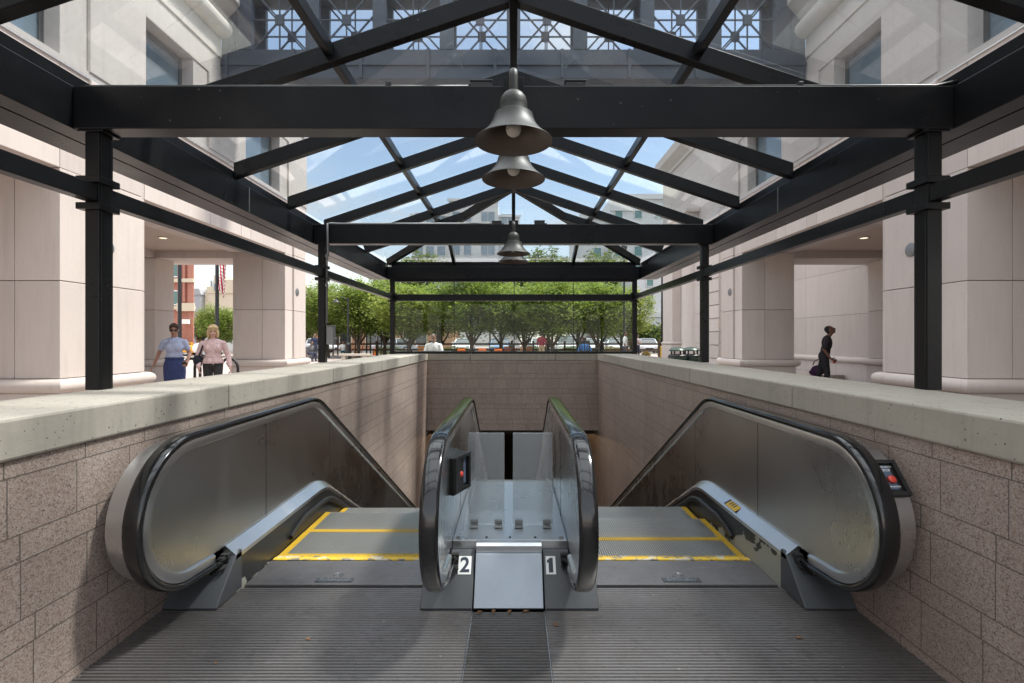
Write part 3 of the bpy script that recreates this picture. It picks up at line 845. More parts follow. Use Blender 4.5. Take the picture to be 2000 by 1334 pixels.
def conduit(pts, lab, clips, mat='black', r=.011):
    c = empty('conduit', pts[0], 0, lab, 'conduit'); o0 = Vector(pts[0])
    MB().tube([Vector(p)-o0 for p in pts], r, 8).build('pipe', MT[mat], c, True)
    for p in clips:
        q = Vector(p)-o0; MB().box(q.x-.014,q.x+.014,q.y-.02,q.y+.02,q.z-.014,q.z+.022).build('clip', MT[mat], c, bevel=.004)
conduit([(-2.36,2.64,BZ1+.013),(-.24,2.64,BZ1+.013)], 'thin black conduit along the top of the front cross beam, left half', [(-.68,2.64,BZ1+.014)])
conduit([(.40,2.64,BZ1+.013),(2.30,2.64,BZ1+.016),(2.42,2.60,BZ1+.03)], 'thin black conduit along the top of the front cross beam, right half', [(1.56,2.64,BZ1+.014)])
conduit([(-.26,5.76,BZ1+.013),(-2.1,5.76,BZ1+.013),(-2.16,5.735,BZ1+.013),(-2.19,5.695,BZ1),(-2.19,5.695,BZ0),(-2.19,5.72,2.4),(-2.225,5.76,2.3),(-2.225,5.76,1.55)], 'grey conduit running off the middle cross beam and down the second left column', [(-2.225,5.76,2.0),(-2.225,5.76,2.35)], 'galv', .013)
jbox(-2.19, 5.80, 1.30, .08, .09, .22, 'grey electrical box at the foot of the second left column', 'galv')
# ------------------------------------------------------------------ flanking stone buildings
WX = 5.9
STN, JNT, CEI = MT['stone'], MT['stone_dark'], MT['ceiling']
def rbar_loop(b, x0, x1, y0, y1, zc, r, seg=14):
    """half-round moulding swept round a rectangle with mitred corners"""
    prof = [(r*cos(R(a)), r*sin(R(a))) for a in range(-90, 91, 12)]
    prof = [(-.05, -r)] + prof + [(-.05, r)]
    m = len(prof); vs = []
    for cx_, cy_, sx, sy in ((x0,y0,-1,-1),(x1,y0,1,-1),(x1,y1,1,1),(x0,y1,-1,1)):
        for p, z in prof: vs.append((cx_+sx*p, cy_+sy*p, zc+z))
    fs = []
    for i in range(4):
        j = (i+1) % 4
        for k in range(m-1): fs.append([i*m+k, j*m+k, j*m+k+1, i*m+k+1])
    b.add(vs, fs)
def pier_mesh(s, xi, xo, y0, y1, ztop, vjoint=True, pil=True):
    """xi: face toward the well (abs), xo: far face"""
    b = MB(); A = lambda x: s*x
    gp = .005
    b.box(A(xi+.02), A(xo-.02), y0+.02, y1-.02, 0, ztop-.003, 1)      # recessed joint core
    xm = xi + (xo-xi)*.44
    b.box(A(xi-.03), A(xo+.03), y0-.03, y1+.03, 0, .655)
    for z0, z1 in ((.845, 2.126), (2.126, ztop)):
        za, zb = z0+gp, z1-gp
        b.box(A(xi), A(xm-gp), y0, y1, za, zb); b.box(A(xm+gp), A(xo), y0, y1, za, zb)
        if pil: b.box(A(xi-.045), A(xi-.001), y0+.42, y1-.10, za, zb)
    x0, x1 = sorted((A(xi-.02), A(xo+.02)))
    rbar_loop(b, x0, x1, y0-.02, y1+.02, .75, .092)
    return b
def flank(s, label):
    root = empty('stone_building', (s*WX, 6, 0), 0, label, 'building', 'stone arcade buildings either side of the escalators')
    off = (-s*WX, -6, 0); A = lambda x: s*x
    def P(m, name, mats, bevel=.006, parent=None, smooth=False):
        o = m.build(name, mats, parent or root, smooth, bevel)
        if parent is None: o.location = off
        return o
    piers = [(-6.1,-4.67),(.1,1.53),(6.29,7.73),(12.49,13.72)]
    for y0, y1 in piers: P(pier_mesh(s, WX, 7.25, y0, y1, 3.6), 'pier', [STN, JNT])
    # round vents on the pier faces
    for y, z in ((7.12 if s > 0 else 6.98, 2.68), (13.08, 2.64)):
        m = MB(); m.lathe([(0,.02),(.085,.02),(.10,.012),(.10,-.002)], seg=24)
        o = m.build('wall_vent', MT['galv'], root, 40)
        o.matrix_local = Matrix.Translation((A(WX-.046)-s*WX, y-6, z)) @ Matrix.Rotation(-s*R(90), 4, 'Y')
    # lintel band: blocks with open joints over a dark core
    js = [-8, -6.1, -4.67, -1.6, -1.2, .1, 1.53, 3.1, 3.5, 6.29, 7.73, 9.41, 9.75, 10.49, 10.86, 12.49, 13.72]
    b = MB(); b.box(A(WX+.02), A(7.23), -7.99, 13.70, 3.604, 5.0, 1)
    for a, c in zip(js[:-1], js[1:]): b.box(A(WX), A(7.25), a+.004, c-.004, 3.6, 4.97)
    for y0, y1 in piers: b.box(A(WX-.045), A(WX-.001), y0+.42, y1-.10, 3.607, 4.965)
    P(b, 'lintel', [STN, JNT], .004)
    # arcade ceiling, end beam, rear piers
    c = MB().box(A(7.252), A(9.3 if s < 0 else 9.97), -8, 12.70, 3.66, 3.9)
    P(c, 'arcade_ceiling', CEI, 0)
    for y, x in ((10.9, 7.9), (4.7, 7.9)):
        m = MB().lathe([(0,.004),(.075,.004)], (A(x), y, 3.638), 20)
        m2 = MB().lathe([(.075,.012),(.11,.0),(.115,.02)], (A(x), y, 3.638), 20)
        o = P(m2, 'downlight', STN, 0); o2 = m.build('lens', MT['downlight'], o)
    P(MB().box(A(7.253), A(9.96 if s > 0 else 10.4), 12.55, 13.68, 3.47, 5.0), 'end_beam', STN)
    if s < 0:
        for y0, y1 in ((-6.1,-4.7),(.1,1.5),(6.3,7.7),(12.49,13.2)):
            P(pier_mesh(s, 9.27, 10.5, y0, y1, 3.47, True, False), 'pier', [STN, JNT])
        P(MB().box(A(9.31), A(10.45), -8, 12.54, 3.475, 5.0), 'rear_beam', STN)
    else:
        b = MB(); ysj = [-2, 1.1, 4.2, 7.3, 10.4, 13.55, 16.5, 19.7]
        b.box(A(9.99), A(10.4), -2, 19.72, 0, 6.0, 1)
        for a, c2 in zip(ysj[:-1], ysj[1:]):
            for z0, z1 in ((0,.66),(.66,2.1),(2.1,3.45),(3.45,4.8),(4.8,6.0)): b.box(A(9.97), A(10.0), a+.004, c2-.004, z0+.004, z1-.004)
        rb = MB()
        prof = [(.09*cos(R(a)), .09*sin(R(a))) for a in range(-90, 91, 15)]
        vs = [(9.97-p, y, .75+z) for y in (-2, 19.7) for p, z in prof]; n = len(prof)
        b.add(vs, [[k, k+1, n+k+1, n+k] for k in range(n-1)])
        P(b, 'back_wall', [STN, JNT], 0)
        P(pier_mesh(s, 9.75, 9.966, 12.49, 13.3, 3.47, True, False), 'pier', [STN, JNT])
    # upper storey
    pil = [(-6.1,-4.67),(-3.4,-1.7),(.1,1.53),(2.75,4.35),(6.29,7.73),(8.91,10.6),(12.2,13.72)]
    b = MB()
    for y0, y1 in pil:
        b.box(A(WX), A(7.2), y0, y1, 5.0, 6.53)
        b.box(A(WX-.05), A(WX-.001), y0+.40, y1-.03, 5.06, 6.526)
    P(b, 'upper_pilaster', STN)
    b = MB(); b.box(A(WX-.03), A(7.2), -8, 13.74, 4.972, 5.058)
    P(b, 'sill_course', STN)
    for (a0, a1), (b0, b1) in zip(pil[:-1], pil[1:]):
        f = MB(); xg = WX+.24; y0, y1 = a1, b0
        for u0, u1 in ((y0, y0+.06),(y1-.06, y1)): f.box(A(xg-.03), A(xg+.05), u0, u1, 5.06, 6.50)
        f.box(A(xg-.03), A(xg+.05), y0+.06, y1-.06, 5.06, 5.12); f.box(A(xg-.03), A(xg+.05), y0+.06, y1-.06, 6.44, 6.50)
        w = P(f, 'window', MT['frame'], 0)
        MB().box(A(xg), A(xg+.02), y0+.06, y1-.06, 5.12, 6.44).build('pane', MT['window_blue'], w)
    b = MB(); b.box(A(WX-.02), A(7.2), -8, 13.73, 6.532, 6.98); b.box(A(WX+.02), A(7.18), -8, 13.71, 6.98, 6.99, 1); b.box(A(WX-.05), A(7.2), -8, 13.74, 6.99, 7.20)
    P(b, 'head_band', [STN, JNT], .004)
    b = MB(); b.box(A(WX-.03), A(7.2), -8, 9.72, 7.202, 7.45)
    # roll moulding and heavy cornice
    prof = [(.17*cos(R(a)), .17*sin(R(a))) for a in range(0, 360, 20)]
    n = len(prof)
    vs = [(A(WX-.10)+p, y, 7.55+z) for y in (-8, 9.78) for p, z in prof]
    b.add(vs, [[k, (k+1)%n, n+(k+1)%n, n+k] for k in range(n)] + [list(range(n)), list(range(n,2*n))])
    cor = [(WX+.3,7.6),(WX-.12,7.72),(WX-.42,8.05),(WX-.42,8.5),(WX+1.2,8.5),(WX+1.2,7.6)]
    b.prism([(A(x), z) for x, z in cor], 'y', -8, 9.70)
    P(b, 'cornice', STN, .01)
    P(MB().box(A(WX+.3), A(16), -8, 13.70, 5.2, 7.0), 'upper_mass', STN, 0)
    return root
BL = flank(-1, 'pale stone building left of the escalators with open arcade, pedestrians in front of it')
BR = flank(1, 'pale stone building right of the escalators with arcade closed by a blank back wall')

# steps in the right arcade
o = MB().box(6.4, 9.9, 14.45, 17.8, .004, .30).box(6.2, 9.9, 13.95, 14.448, .004, .15).build('arcade_steps', MT['paving'], None, bevel=.012)
tag(o, 'two low broad steps inside the right arcade behind the man in black', 'steps')

# tall block with portico behind the right building
tb = empty('portico_building', (8.5, 20, 0), 0, 'tall blank stone block with portico column beyond the right arcade', 'building')
TO = (-8.5, -20, 0)
def TP(m, name, mats, bevel=.01, smooth=False):
    o = m.build(name, mats, tb, smooth, bevel); o.location = TO; return o
b = MB(); b.box(8.53, 22, 19.94, 27.4, 0, 11.0, 1)
ysj = [19.9, 22.0, 24.2, 25.9, 27.5]
zj = [0, 1.2, 2.55, 3.9, 5.25, 6.7, 8.2, 9.7, 11.0]
for a, c in zip(ysj[:-1], ysj[1:]):
    for z0, z1 in zip(zj[:-1], zj[1:]): b.box(8.5, 8.56, a+.006, c-.006, z0+.006, z1-.006)
xj = [8.5, 10, 11.5, 13, 15, 18, 22]
for a, c in zip(xj[:-1], xj[1:]):
    for z0, z1 in zip(zj[:-1], zj[1:]): b.box(a+.006, c-.006, 19.9, 19.96, z0+.006, z1-.006)
TP(b, 'wall', [STN, JNT], 0)
b = MB()
for k in range(12): b.box(8.44, 8.498, 19.93, 21.0, .02+k*.56, .56+k*.56-.02)
TP(b, 'quoin', STN)
b = MB(); b.box(8.05, 8.499, 24.55, 26.0, 1.23, 6.7); b.box(7.98, 8.499, 24.48, 26.07, 0, 1.08)
prof = [(.08*cos(R(a)), .08*sin(R(a))) for a in range(-90, 91, 18)]
n = len(prof)
rbar_loop(b, 8.04, 8.7, 24.53, 26.02, 1.16, .08)
TP(b, 'pilaster', STN)
b = MB(); b.lathe([(.62,.0),(.62,.95),(.55,.98),(.52,1.1),(.50,6.7)], (8.62, 23.2, 0), 32); TP(b, 'column', STN, 0, 40)
b = MB(); b.box(8.0, 8.49, 22.2, 26.3, 6.705, 7.2); b.box(7.85, 8.49, 22.0, 26.5, 7.2, 7.35); TP(b, 'entablature', STN)
b = MB()
cor = [(8.498,10.3),(8.42,10.3),(8.42,10.5),(8.30,10.62),(8.1,10.85),(8.1,11.3),(9.2,11.3),(9.2,11.02),(8.498,11.02)]
b.prism(cor, 'y', 19.7, 27.7); TP(b, 'cornice', STN)

# ------------------------------------------------------------------ trellis bridge between the buildings
br = empty('trellis_bridge', (0, 9.7, 6.58), 0, 'blue grey steel footbridge with square trellis panels spanning overhead between the stone buildings', 'bridge')
BO = Vector((0,-9.7,-6.58)); BM = MT['bridge']
def BP_(m, name, mat=BM, bevel=0):
    o = m.build(name, mat, br, False, bevel); o.location = BO; return o
m = MB(); m.box(-5.86, 5.86, 9.70, 10.36, 6.585, 7.18); BP_(m, 'deck_beam', BM, .01)
m = MB()
for x in [-5.8+i*1.345 for i in range(0, 10)]: m.box(x-.03+.05, x+.03+.05, 9.66, 9.699, 6.60, 7.17)
m.box(-5.86, 5.86, 9.665, 9.698, 6.85, 6.90); BP_(m, 'deck_rib')
m = MB(); m.box(-5.86, 5.86, 9.72, 10.34, 8.40, 8.75); BP_(m, 'top_chord')
PC = [(-3.5+k)*1.345 for k in range(8)]
for li, yl in enumerate((9.74, 10.28)):
    for k in range(9):
        x = -4*1.345 + k*1.345
        BP_(MB().box(x-.135, x+.135, yl-.05, yl+.05, 7.182, 8.398), 'post')
    for xx in (-5.72, 5.72): BP_(MB().box(xx-.13, xx+.13, yl-.05, yl+.05, 7.182, 8.398), 'post')
    for xc in PC:
        m = MB(); zc = 7.79; hw, hh = .537, .607
        m.box(xc-.085, xc+.085, yl-.025, yl+.025, zc-.10, zc+.10)
        t = .022
        m.box(xc-hw, xc-.085, yl-.015, yl+.015, zc-t/2, zc+t/2); m.box(xc+.085, xc+hw, yl-.015, yl+.015, zc-t/2, zc+t/2)
        m.box(xc-t/2, xc+t/2, yl-.015, yl+.015, zc-hh, zc-.10); m.box(xc-t/2, xc+t/2, yl-.015, yl+.015, zc+.10, zc+hh)
        for sx in (-1,1):
            for sz in (-1,1): m.bar((xc+sx*.08, yl, zc+sz*.095), (xc+sx*hw, yl, zc+sz*hh), .03, .026, (0,1,0))
        BP_(m, 'trellis_panel')

# ------------------------------------------------------------------ distant buildings
def far_mat(name, col): return simple(name, col, .85, 0, .08, .12)
MT['far_white'] = far_mat('pale_precast', (.52,.53,.53)); MT['far_cream'] = far_mat('cream_stucco', (.60,.52,.40)); MT['far_grey'] = far_mat('grey_panel', (.34,.35,.37))
def brick_mat():
    n = NT('red_brick'); b = n.n('TexBrick'); n.t.links.new(n.coord(None), b.inputs[0])
    mp = n.n('Mapping'); tc = n.n('TexCoord'); n.t.links.new(tc.outputs['Object'], mp.inputs[0]); mp.inputs['Rotation'].default_value = (R(90),0,0)
    n.t.links.new(mp.outputs[0], b.inputs[0])
    b.inputs['Scale'].default_value = 3; n.set(b.inputs['Color1'], (.36,.13,.09)); n.set(b.inputs['Color2'], (.42,.17,.12)); n.set(b.inputs['Mortar'], (.45,.35,.3))
    b.inputs['Mortar Size'].default_value = .012
    return n.done(n.pbsdf(b.outputs[0], .9))
MT['brick'] = brick_mat()
MT['tan_brick'] = far_mat('tan_brick', (.46,.26,.15))
def win(root, off, x, y, z, w, h, mat, name='window', dep=.12, frame='white'):
    f = MB(); t = .09
    f.box(x-w/2, x-w/2+t, y-dep, y-.004, z, z+h); f.box(x+w/2-t, x+w/2, y-dep, y-.004, z, z+h)
    f.box(x-w/2+t, x+w/2-t, y-dep, y-.004, z, z+t); f.box(x-w/2+t, x+w/2-t, y-dep, y-.004, z+h-t, z+h)
    if w > 2: f.box(x-t/2, x+t/2, y-dep, y-.004, z+t, z+h-t)
    o = f.build(name, MT[frame], root); o.location = off
    MB().box(x-w/2+t, x+w/2-t, y-.06, y-.003, z+t, z+h-t).build('pane', MT[mat], o)
# office block, centre
D = 95; ofb = empty('office_block', (-9, D, 0), 0, 'pale grey office block with wide ribbon windows rising behind the trees, centre left', 'building')
OF = (9, -D, 0)
def OP(m, name, mat, bevel=0): o = m.build(name, mat, ofb, False, bevel); o.location = OF; return o
OP(MB().box(-20, -12.6, D, D+18, 0, 25.5), 'west_wing', MT['far_white']); OP(MB().box(-12.6, -3.0, D-.6, D+20, 0, 28.3), 'tower', MT['far_white'])
OP(MB().box(-3.0, 1.2, D+1, D+18, 0, 25.6), 'east_wing', MT['far_white'])
m = MB(); m.box(-20.3, -12.61, D-.35, D, 25.5, 26.0); m.box(-12.9, -2.7, D-1, D-.6, 28.3, 28.8); m.box(-2.99, 1.5, D+.6, D+1, 25.6, 26.0); OP(m, 'parapet', MT['far_white'])
m = MB().box(-17.5, -12.7, D+4, D+12, 25.5, 27.4); OP(m, 'roof_plant', MT['far_grey'])
for fl in range(2, 8):
    z = 1.5+fl*3.25
    for x in (-18.6, -16.4, -14.2): win(ofb, OF, x, D, z, 1.7, 2.0, 'window_blue', frame='far_white')
    for x in (-11.2, -9.0, -5.0): win(ofb, OF, x, D-.6, z, 1.6 if x != -5.0 else 2.8, 2.1, 'window_blue', frame='far_white')
    for x in (-1.2,): win(ofb, OF, x, D+1, z, 2.4, 2.0, 'window_blue', frame='far_white')
# hotel, right of centre
D = 80; ht = empty('hotel_block', (20, D, 0), 0, 'white hotel block with small green windows and stepped roof, right of centre', 'building')
HO = (-20, -D, 0)
def HP_(m, name, mat): o = m.build(name, mat, ht); o.location = HO; return o
HP_(MB().box(11.3, 16.2, D+1.2, D+18, 0, 21.9), 'low_wing', MT['far_white']); HP_(MB().box(16.2, 40, D, D+18, 0, 25.0), 'main_wing', MT['far_white'])
m = MB(); m.box(11.0, 16.19, D+.7, D+1.2, 21.6, 22.3); m.box(15.8, 40, D-.5, D, 24.5, 25.3); m.box(15.9, 40, D-.3, D, 22.6, 22.9); HP_(m, 'cornice', MT['far_white'])
for fl in range(1, 8):
    z = -.4+fl*3.1
    for x in (17.4, 20.6, 24.0, 27.4): win(ht, HO, x, D, z, 1.35, 1.7, 'window_teal', frame='far_white')
    if fl < 7: win(ht, HO, 14.1, D+1.2, z, 1.35, 1.7, 'window_teal', frame='far_white')
# annex with raised walkway, right
D = 60; an = empty('annex_building', (18, D, 0), 0, 'white annex with three green windows above a sloping ramp wall, right of the glass screen', 'building')
AO = (-18, -D, 0)
def AP_(m, name, mat): o = m.build(name, mat, an); o.location = AO; return o
AP_(MB().box(14.6, 34, D, D+10, 4.2, 9.4), 'wall', MT['far_white'])
AP_(MB().box(14.4, 34, D-.5, D-.002, 4.1, 4.75), 'ledge', MT['far_white'])
AP_(MB().prism([(14.6,2.6),(34,3.9),(34,4.1),(14.6,4.1)], 'y', D-.35, D+3), 'ramp_wall', MT['far_white'])
AP_(MB().box(17.9, 34, D+3, D+10, 0, 4.19), 'under_wall', MT['far_cream'])
for z in (4.95, 6.25, 7.9): win(an, AO, 16.9, D, z, .95, .95, 'window_teal', frame='far_white')
win(an, AO, 18.9, D+3, 1.8, 1.4, 1.2, 'window_teal', frame='far_grey')
# red brick building on the left
D = 42; bb = empty('brick_building', (-33, D, 0), 0, 'red brick building with green windows and stone bands, left through the arcade', 'building')
QO = (33, -D, 0)
def QP(m, name, mat): o = m.build(name, mat, bb); o.location = QO; return o
QP(MB().prism([(-46,D),(-27.75,D),(-37.2,D+14),(-46,D+14)], 'z', 0, 15), 'wall', MT['brick'])
m = MB()
for x in (-28.5, -28.95): m.box(x-.09, x+.09, D-.22, D-.002, 4.6, 15)
m.box(-28.2, -27.74, D-.14, D-.001, 0, 15); QP(m, 'brick_pier', MT['brick'])
m = MB(); m.box(-46, -27.6, D-.26, D-.003, 3.95, 4.25); m.box(-46, -27.65, D-.3, D-.003, 6.3, 6.62); m.box(-29.0,-27.5,D-.4,D-.262,3.8,4.5); QP(m, 'stone_band', MT['far_cream'])
for z, hh in ((4.32,1.3),(6.75,1.75),(9.2,1.75)):
    for x in (-29.75, -33.2, -36.2): win(bb, QO, x, D, z, 1.5, hh, 'window_teal', frame='white')
m = MB().box(-28.5, -27.95, D-.5, D-.225, 2.7, 3.1); QP(m, 'wall_lamp', MT['white'])
m = MB().box(-31.3, -29.6, D-.05, D-.002, 0, 3.6); QP(m, 'doorway', MT['window'])
# cream tower far left
D = 88; ct = empty('cream_building', (-54, D, 0), 0, 'cream stepped tower with rooftop vents far left, beyond the flagpoles', 'building')
KO = (54, -D, 0)
def KP(m, name, mat): o = m.build(name, mat, ct); o.location = KO; return o
KP(MB().box(-56.2, -36, D, D+12, 0, 9.75), 'wall', MT['far_cream']); KP(MB().box(-54.4, -53.1, D-.3, D+5, 9.76, 13.0), 'stair_tower', MT['far_cream'])
KP(MB().box(-55.8, -54.41, D-.1, D+5, 9.76, 10.96), 'lower_block', MT['far_cream']); KP(MB().box(-53.09, -41, D-.2, D+8, 9.76, 12.2), 'upper_block', MT['far_cream']); KP(MB().box(-58.6, -56.3, D-1, D+6, 0, 9.4), 'grey_annex', MT['far_grey'])
KP(MB().prism([(-58.8,9.41),(-56.1,9.41),(-56.5,10.5),(-58.2,10.5)], 'y', D-1.2, D+6), 'annex_roof', MT['far_grey'])
for x in (-55.6, -55.1, -54.6):
    m = MB().tube([(x, D+1, 10.9), (x, D+1, 12.2)], .17, 10); KP(m, 'roof_vent', MT['far_grey'])
m = MB(); m.box(-50.6,-50.2,D-.5,D-.2,10.4,11.8); KP(m, 'antenna_panel', MT['far_grey'])
win(ct, KO, -54.0, D-.3, 10.2, .6, 1.3, 'window_blue', frame='far_grey')
# low tan building behind the left trees
lb = empty('shop_row', (-16, 64, 0), 0, 'low tan brick shop row behind the left trees', 'building')
o = MB().box(-42, -8, 64, 72, 0, 4.6).build('wall', MT['tan_brick'], lb); o.location = (16,-64,0)
o = MB().box(-42.2, -7.8, 63.7, 72, 4.6, 5.0).build('parapet', MT['far_cream'], lb); o.location = (16,-64,0)
for x in (-38,-33,-28,-23,-18,-13): win(lb, (16,-64,0), x, 64, .5, 3.2, 2.5, 'window', frame='far_cream')
# ------------------------------------------------------------------ street furniture
F_ = 944.4
def PX(px, y): return (px-1003)*y/F_
def PZ(py, y): return CAMZ + (663-py)*y/F_
MT['iron'] = simple('black_iron', (.022,.022,.024), .45, .2, .2, 6)
MT['orange'] = simple('orange_paint', (.72,.14,.02), .45)
MT['ltorange'] = simple('faded_orange_paint', (.74,.30,.06), .45)
MT['wood'] = simple('weathered_rail', (.09,.055,.035), .85, 0, .3, 5)
MT['green_bin'] = simple('dark_green_metal', (.02,.045,.035), .35, .3)
MT['lit_lens'] = simple('lantern_lens', (.6,.6,.58), .3)
def lamp_post(px, y, h, lab, style):
    r = empty('lamp_post', (PX(px,y), y, 0), 0, lab, 'lamp post', 'black lamp posts on the plaza')
    MB().lathe([(.24,0),(.24,.08),(.215,.1),(.20,.3),(.17,.95),(.19,.98),(.19,1.05),(.13,1.1),(.10,1.25)], seg=16).build('base', MT['iron'], r, 40)
    MB().tube([(0,0,1.2),(0,0,h)], .075, 12, r2=.05).build('pole', MT['iron'], r, 40)
    if style == 'lantern':
        MB().lathe([(.05,0),(.16,.06),(.19,.30),(.21,.32),(.12,.46),(.03,.52),(.0,.60)], (0,0,h), 16).build('lantern', MT['iron'], r, 40)
    else:
        s = style
        MB().tube([(0,0,h-.1),(s*.35,0,h+.06),(s*.75,0,h-.02)], .03, 8).build('arm', MT['iron'], r, True)
        MB().lathe([(.03,.2),(.08,.14),(.24,.0),(.25,-.02),(.0,-.02)], (s*.78,0,h-.24), 16).build('lamp_head', MT['iron'], r, 40)
lamp_post(1293, 35.6, 8.6, 'black lamp post standing clear of the trees, right of the glass screen', 'lantern')
lamp_post(1219, 30, 6.8, 'black lamp post behind the right end of the glass screen', 'lantern')
lamp_post(1175, 33, 4.35, 'black lamp post with low lantern among the right trees', 'lantern')
lamp_post(1069, 36, 4.4, 'black lamp post behind the man in the maroon shirt', 'lantern')
lamp_post(855, 34, 4.6, 'black lamp post behind the seated man in white', 'lantern')
lamp_post(680, 31, 4.0, 'black lamp post with curved arm among the left trees', -1)
# flagpoles
def flagpole(px, y, h, lab):
    r = empty('flagpole', (PX(px,y), y, 0), 0, lab, 'flagpole', 'flagpoles left of the arcade')
    MB().tube([(0,0,0),(0,0,h)], .10, 12, r2=.075).build('pole', MT['iron'], r, 40)
    MB().lathe([(.22,0),(.22,.15),(.14,.2)], seg=14).build('base', MT['galv'], r, 40)
    return r
flagpole(351, 26, 9.5, 'grey flagpole in front of the brick building, no flag in sight')
fp = flagpole(424, 26, 9.5, 'grey flagpole flying a red and white striped flag, right of the blonde woman')
MT['flag_red'] = simple('flag_red', (.50,.03,.05), .8); MT['flag_white'] = simple('flag_white', (.75,.73,.70), .8)
fl = MB(); nx, nz = 12, 9
for i in range(nx):
    for k in range(nz):
        P = []
        for a, c in ((0,0),(1,0),(1,1),(0,1)):
            u = (i+a)/nx; v = (k+c)/nz
            P.append((.10+.34*u*(1-.15*v)+.03*sin(7*u+3*v), .13*sin(9*u+2*v), 6.75-1.25*v*1.0-.75*u*v))
        for q in list(P): P.append((q[0], q[1]+.012, q[2]))
        fl.hexa([P[3],P[2],P[6],P[7],P[0],P[1],P[5],P[4]], (i) % 2)
o = fl.build('flag', [MT['flag_red'], MT['flag_white']], None, True); o.location = fp.location + Vector((0,0,-1.25)); tag(o, 'red and white striped flag hanging from the right flagpole', 'flag')
# bike hoops
for i, x in enumerate((-6.55, -5.98, -5.72)):
    pass
hoop = MB()
pts = [(-.19,0,0),(-.19,0,.72)] + [(-.19*cos(R(a)), 0, .72+.22*sin(R(a))) for a in range(15,166,15)] + [(.19,0,.72),(.19,0,0)]
hoop.tube(pts, .03, 10)
hm = hoop.mesh('bike_hoop', MT['iron'], True)
for i, (px, y, lab) in enumerate(((374,10.6,'black hoop bike rack right behind the navy skirt'),(397,10.9,'black hoop bike rack between the two women'),(448,10.7,'black hoop bike rack right of the blonde woman'))):
    o = bpy.data.objects.new('bike_hoop', hm); COL.objects.link(o); o.location = (PX(px,y), y, 0); tag(o, lab, 'bike rack', 'black hoops behind the women')
# stone benches, left plaza
for px0, px1, y, h, lab in ((665,722,29,.5,'long low stone bench left of the glass screen'),(708,760,24,.42,'shorter low stone bench nearer the glass screen')):
    x0, x1 = PX(px0,y), PX(px1,y)
    b = empty('stone_bench', ((x0+x1)/2, y, 0), 0, lab, 'bench', 'low stone benches on the left plaza')
    w = (x1-x0)/2
    MB().box(-w,w,-.3,.3,h-.12,h).build('seat', MT['concrete'], b, bevel=.015)
    for sx in (-w+.25, w-.25): MB().box(sx-.12,sx+.12,-.22,.22,0,h-.122).build('support', MT['concrete'], b)
# chairs
def chair_proto(mat):
    r = empty('cafe_chair')
    m = MB(); m.box(-.21,.21,-.21,.20,.43,.455); o = m.build('seat', mat, r, bevel=.006)
    bk = MB(); 
    for sx in (-.2,.2): bk.bar((sx,.20,.44),(sx*.95,.27,.86), .028, .028)
    bk.box(-.2,.2,.255,.28,.78,.87)
    bk.box(-.19,.19,.225,.245,.56,.61)
    for k in (-.1,0,.1): bk.bar((k,.235,.6),(k,.265,.79), .03, .014)
    bk.build('backrest', mat, r)
    for sx in (-1,1):
        MB().bar((sx*.19,-.19,.44),(sx*.22,-.22,0), .026, .026).build('leg', mat, r)
        MB().bar((sx*.19,.18,.44),(sx*.22,.24,0), .026, .026).build('leg', mat, r)
    return r
protos = {}
def chair(px, y, rz, mat, lab, sz=1):
    if mat not in protos: protos[mat] = o = chair_proto(MT[mat])
    else: o = copy_tree(protos[mat])
    o.location = (PX(px,y), y, 0); o.rotation_euler = (0,0,rz); o.scale = (1,1,sz); tag(o, lab, 'chair', 'orange metal cafe chairs' if 'orange' in mat else 'dark metal chairs')
chair(684, 36, R(170), 'orange', 'orange metal chair on the open left plaza, facing away')
chair(701, 36.6, R(-80), 'orange', 'orange metal chair seen side on, right of the lone left chair')
chair(902, 26, R(180), 'orange', 'orange chair back just above the screen rail, left of the row of three')
chair(943, 26.4, R(175), 'orange', 'orange chair back just above the screen rail, middle of the row of three')
chair(972, 25.6, R(190), 'orange', 'orange chair back just above the screen rail, right of the row of three')
chair(994, 34, R(150), 'orange', 'orange chair beside the seated person in grey')
chair(1014, 35, R(-60), 'ltorange', 'pale orange chair at the far table, centre')
chair(1031, 34.4, R(200), 'orange', 'orange chair left of the standing man in maroon')
chair(823, 33, R(20), 'ltorange', 'pale orange chair far behind the seated man in white, left')
chair(838, 34, R(-30), 'orange', 'orange chair far behind the seated man in white, beside the pale one')
def table(px, y, lab, mat='orange', h=.74):
    t = empty('cafe_table', (PX(px,y), y, 0), 0, lab, 'table', 'round cafe tables')
    MB().lathe([(0,h),(.36,h),(.37,h-.012),(.36,h-.03),(0,h-.03)], seg=24).build('tabletop', MT[mat], t)
    MB().tube([(0,0,.03),(0,0,h-.03)], .03, 10).build('pedestal', MT[mat], t)
    MB().lathe([(0,.03),(.2,.025),(.22,.0)], seg=20).build('foot', MT[mat], t)
table(848, 14.35, 'round table the man in the white shirt leans on', 'iron', 1.02)
table(1006, 34.2, 'round orange table beside the far seated person in grey')
table(692, 37.2, 'round orange table between the two left plaza chairs', 'ltorange')
table(1155, 20.2, 'round table in front of the person in blue', 'iron', 1.0)
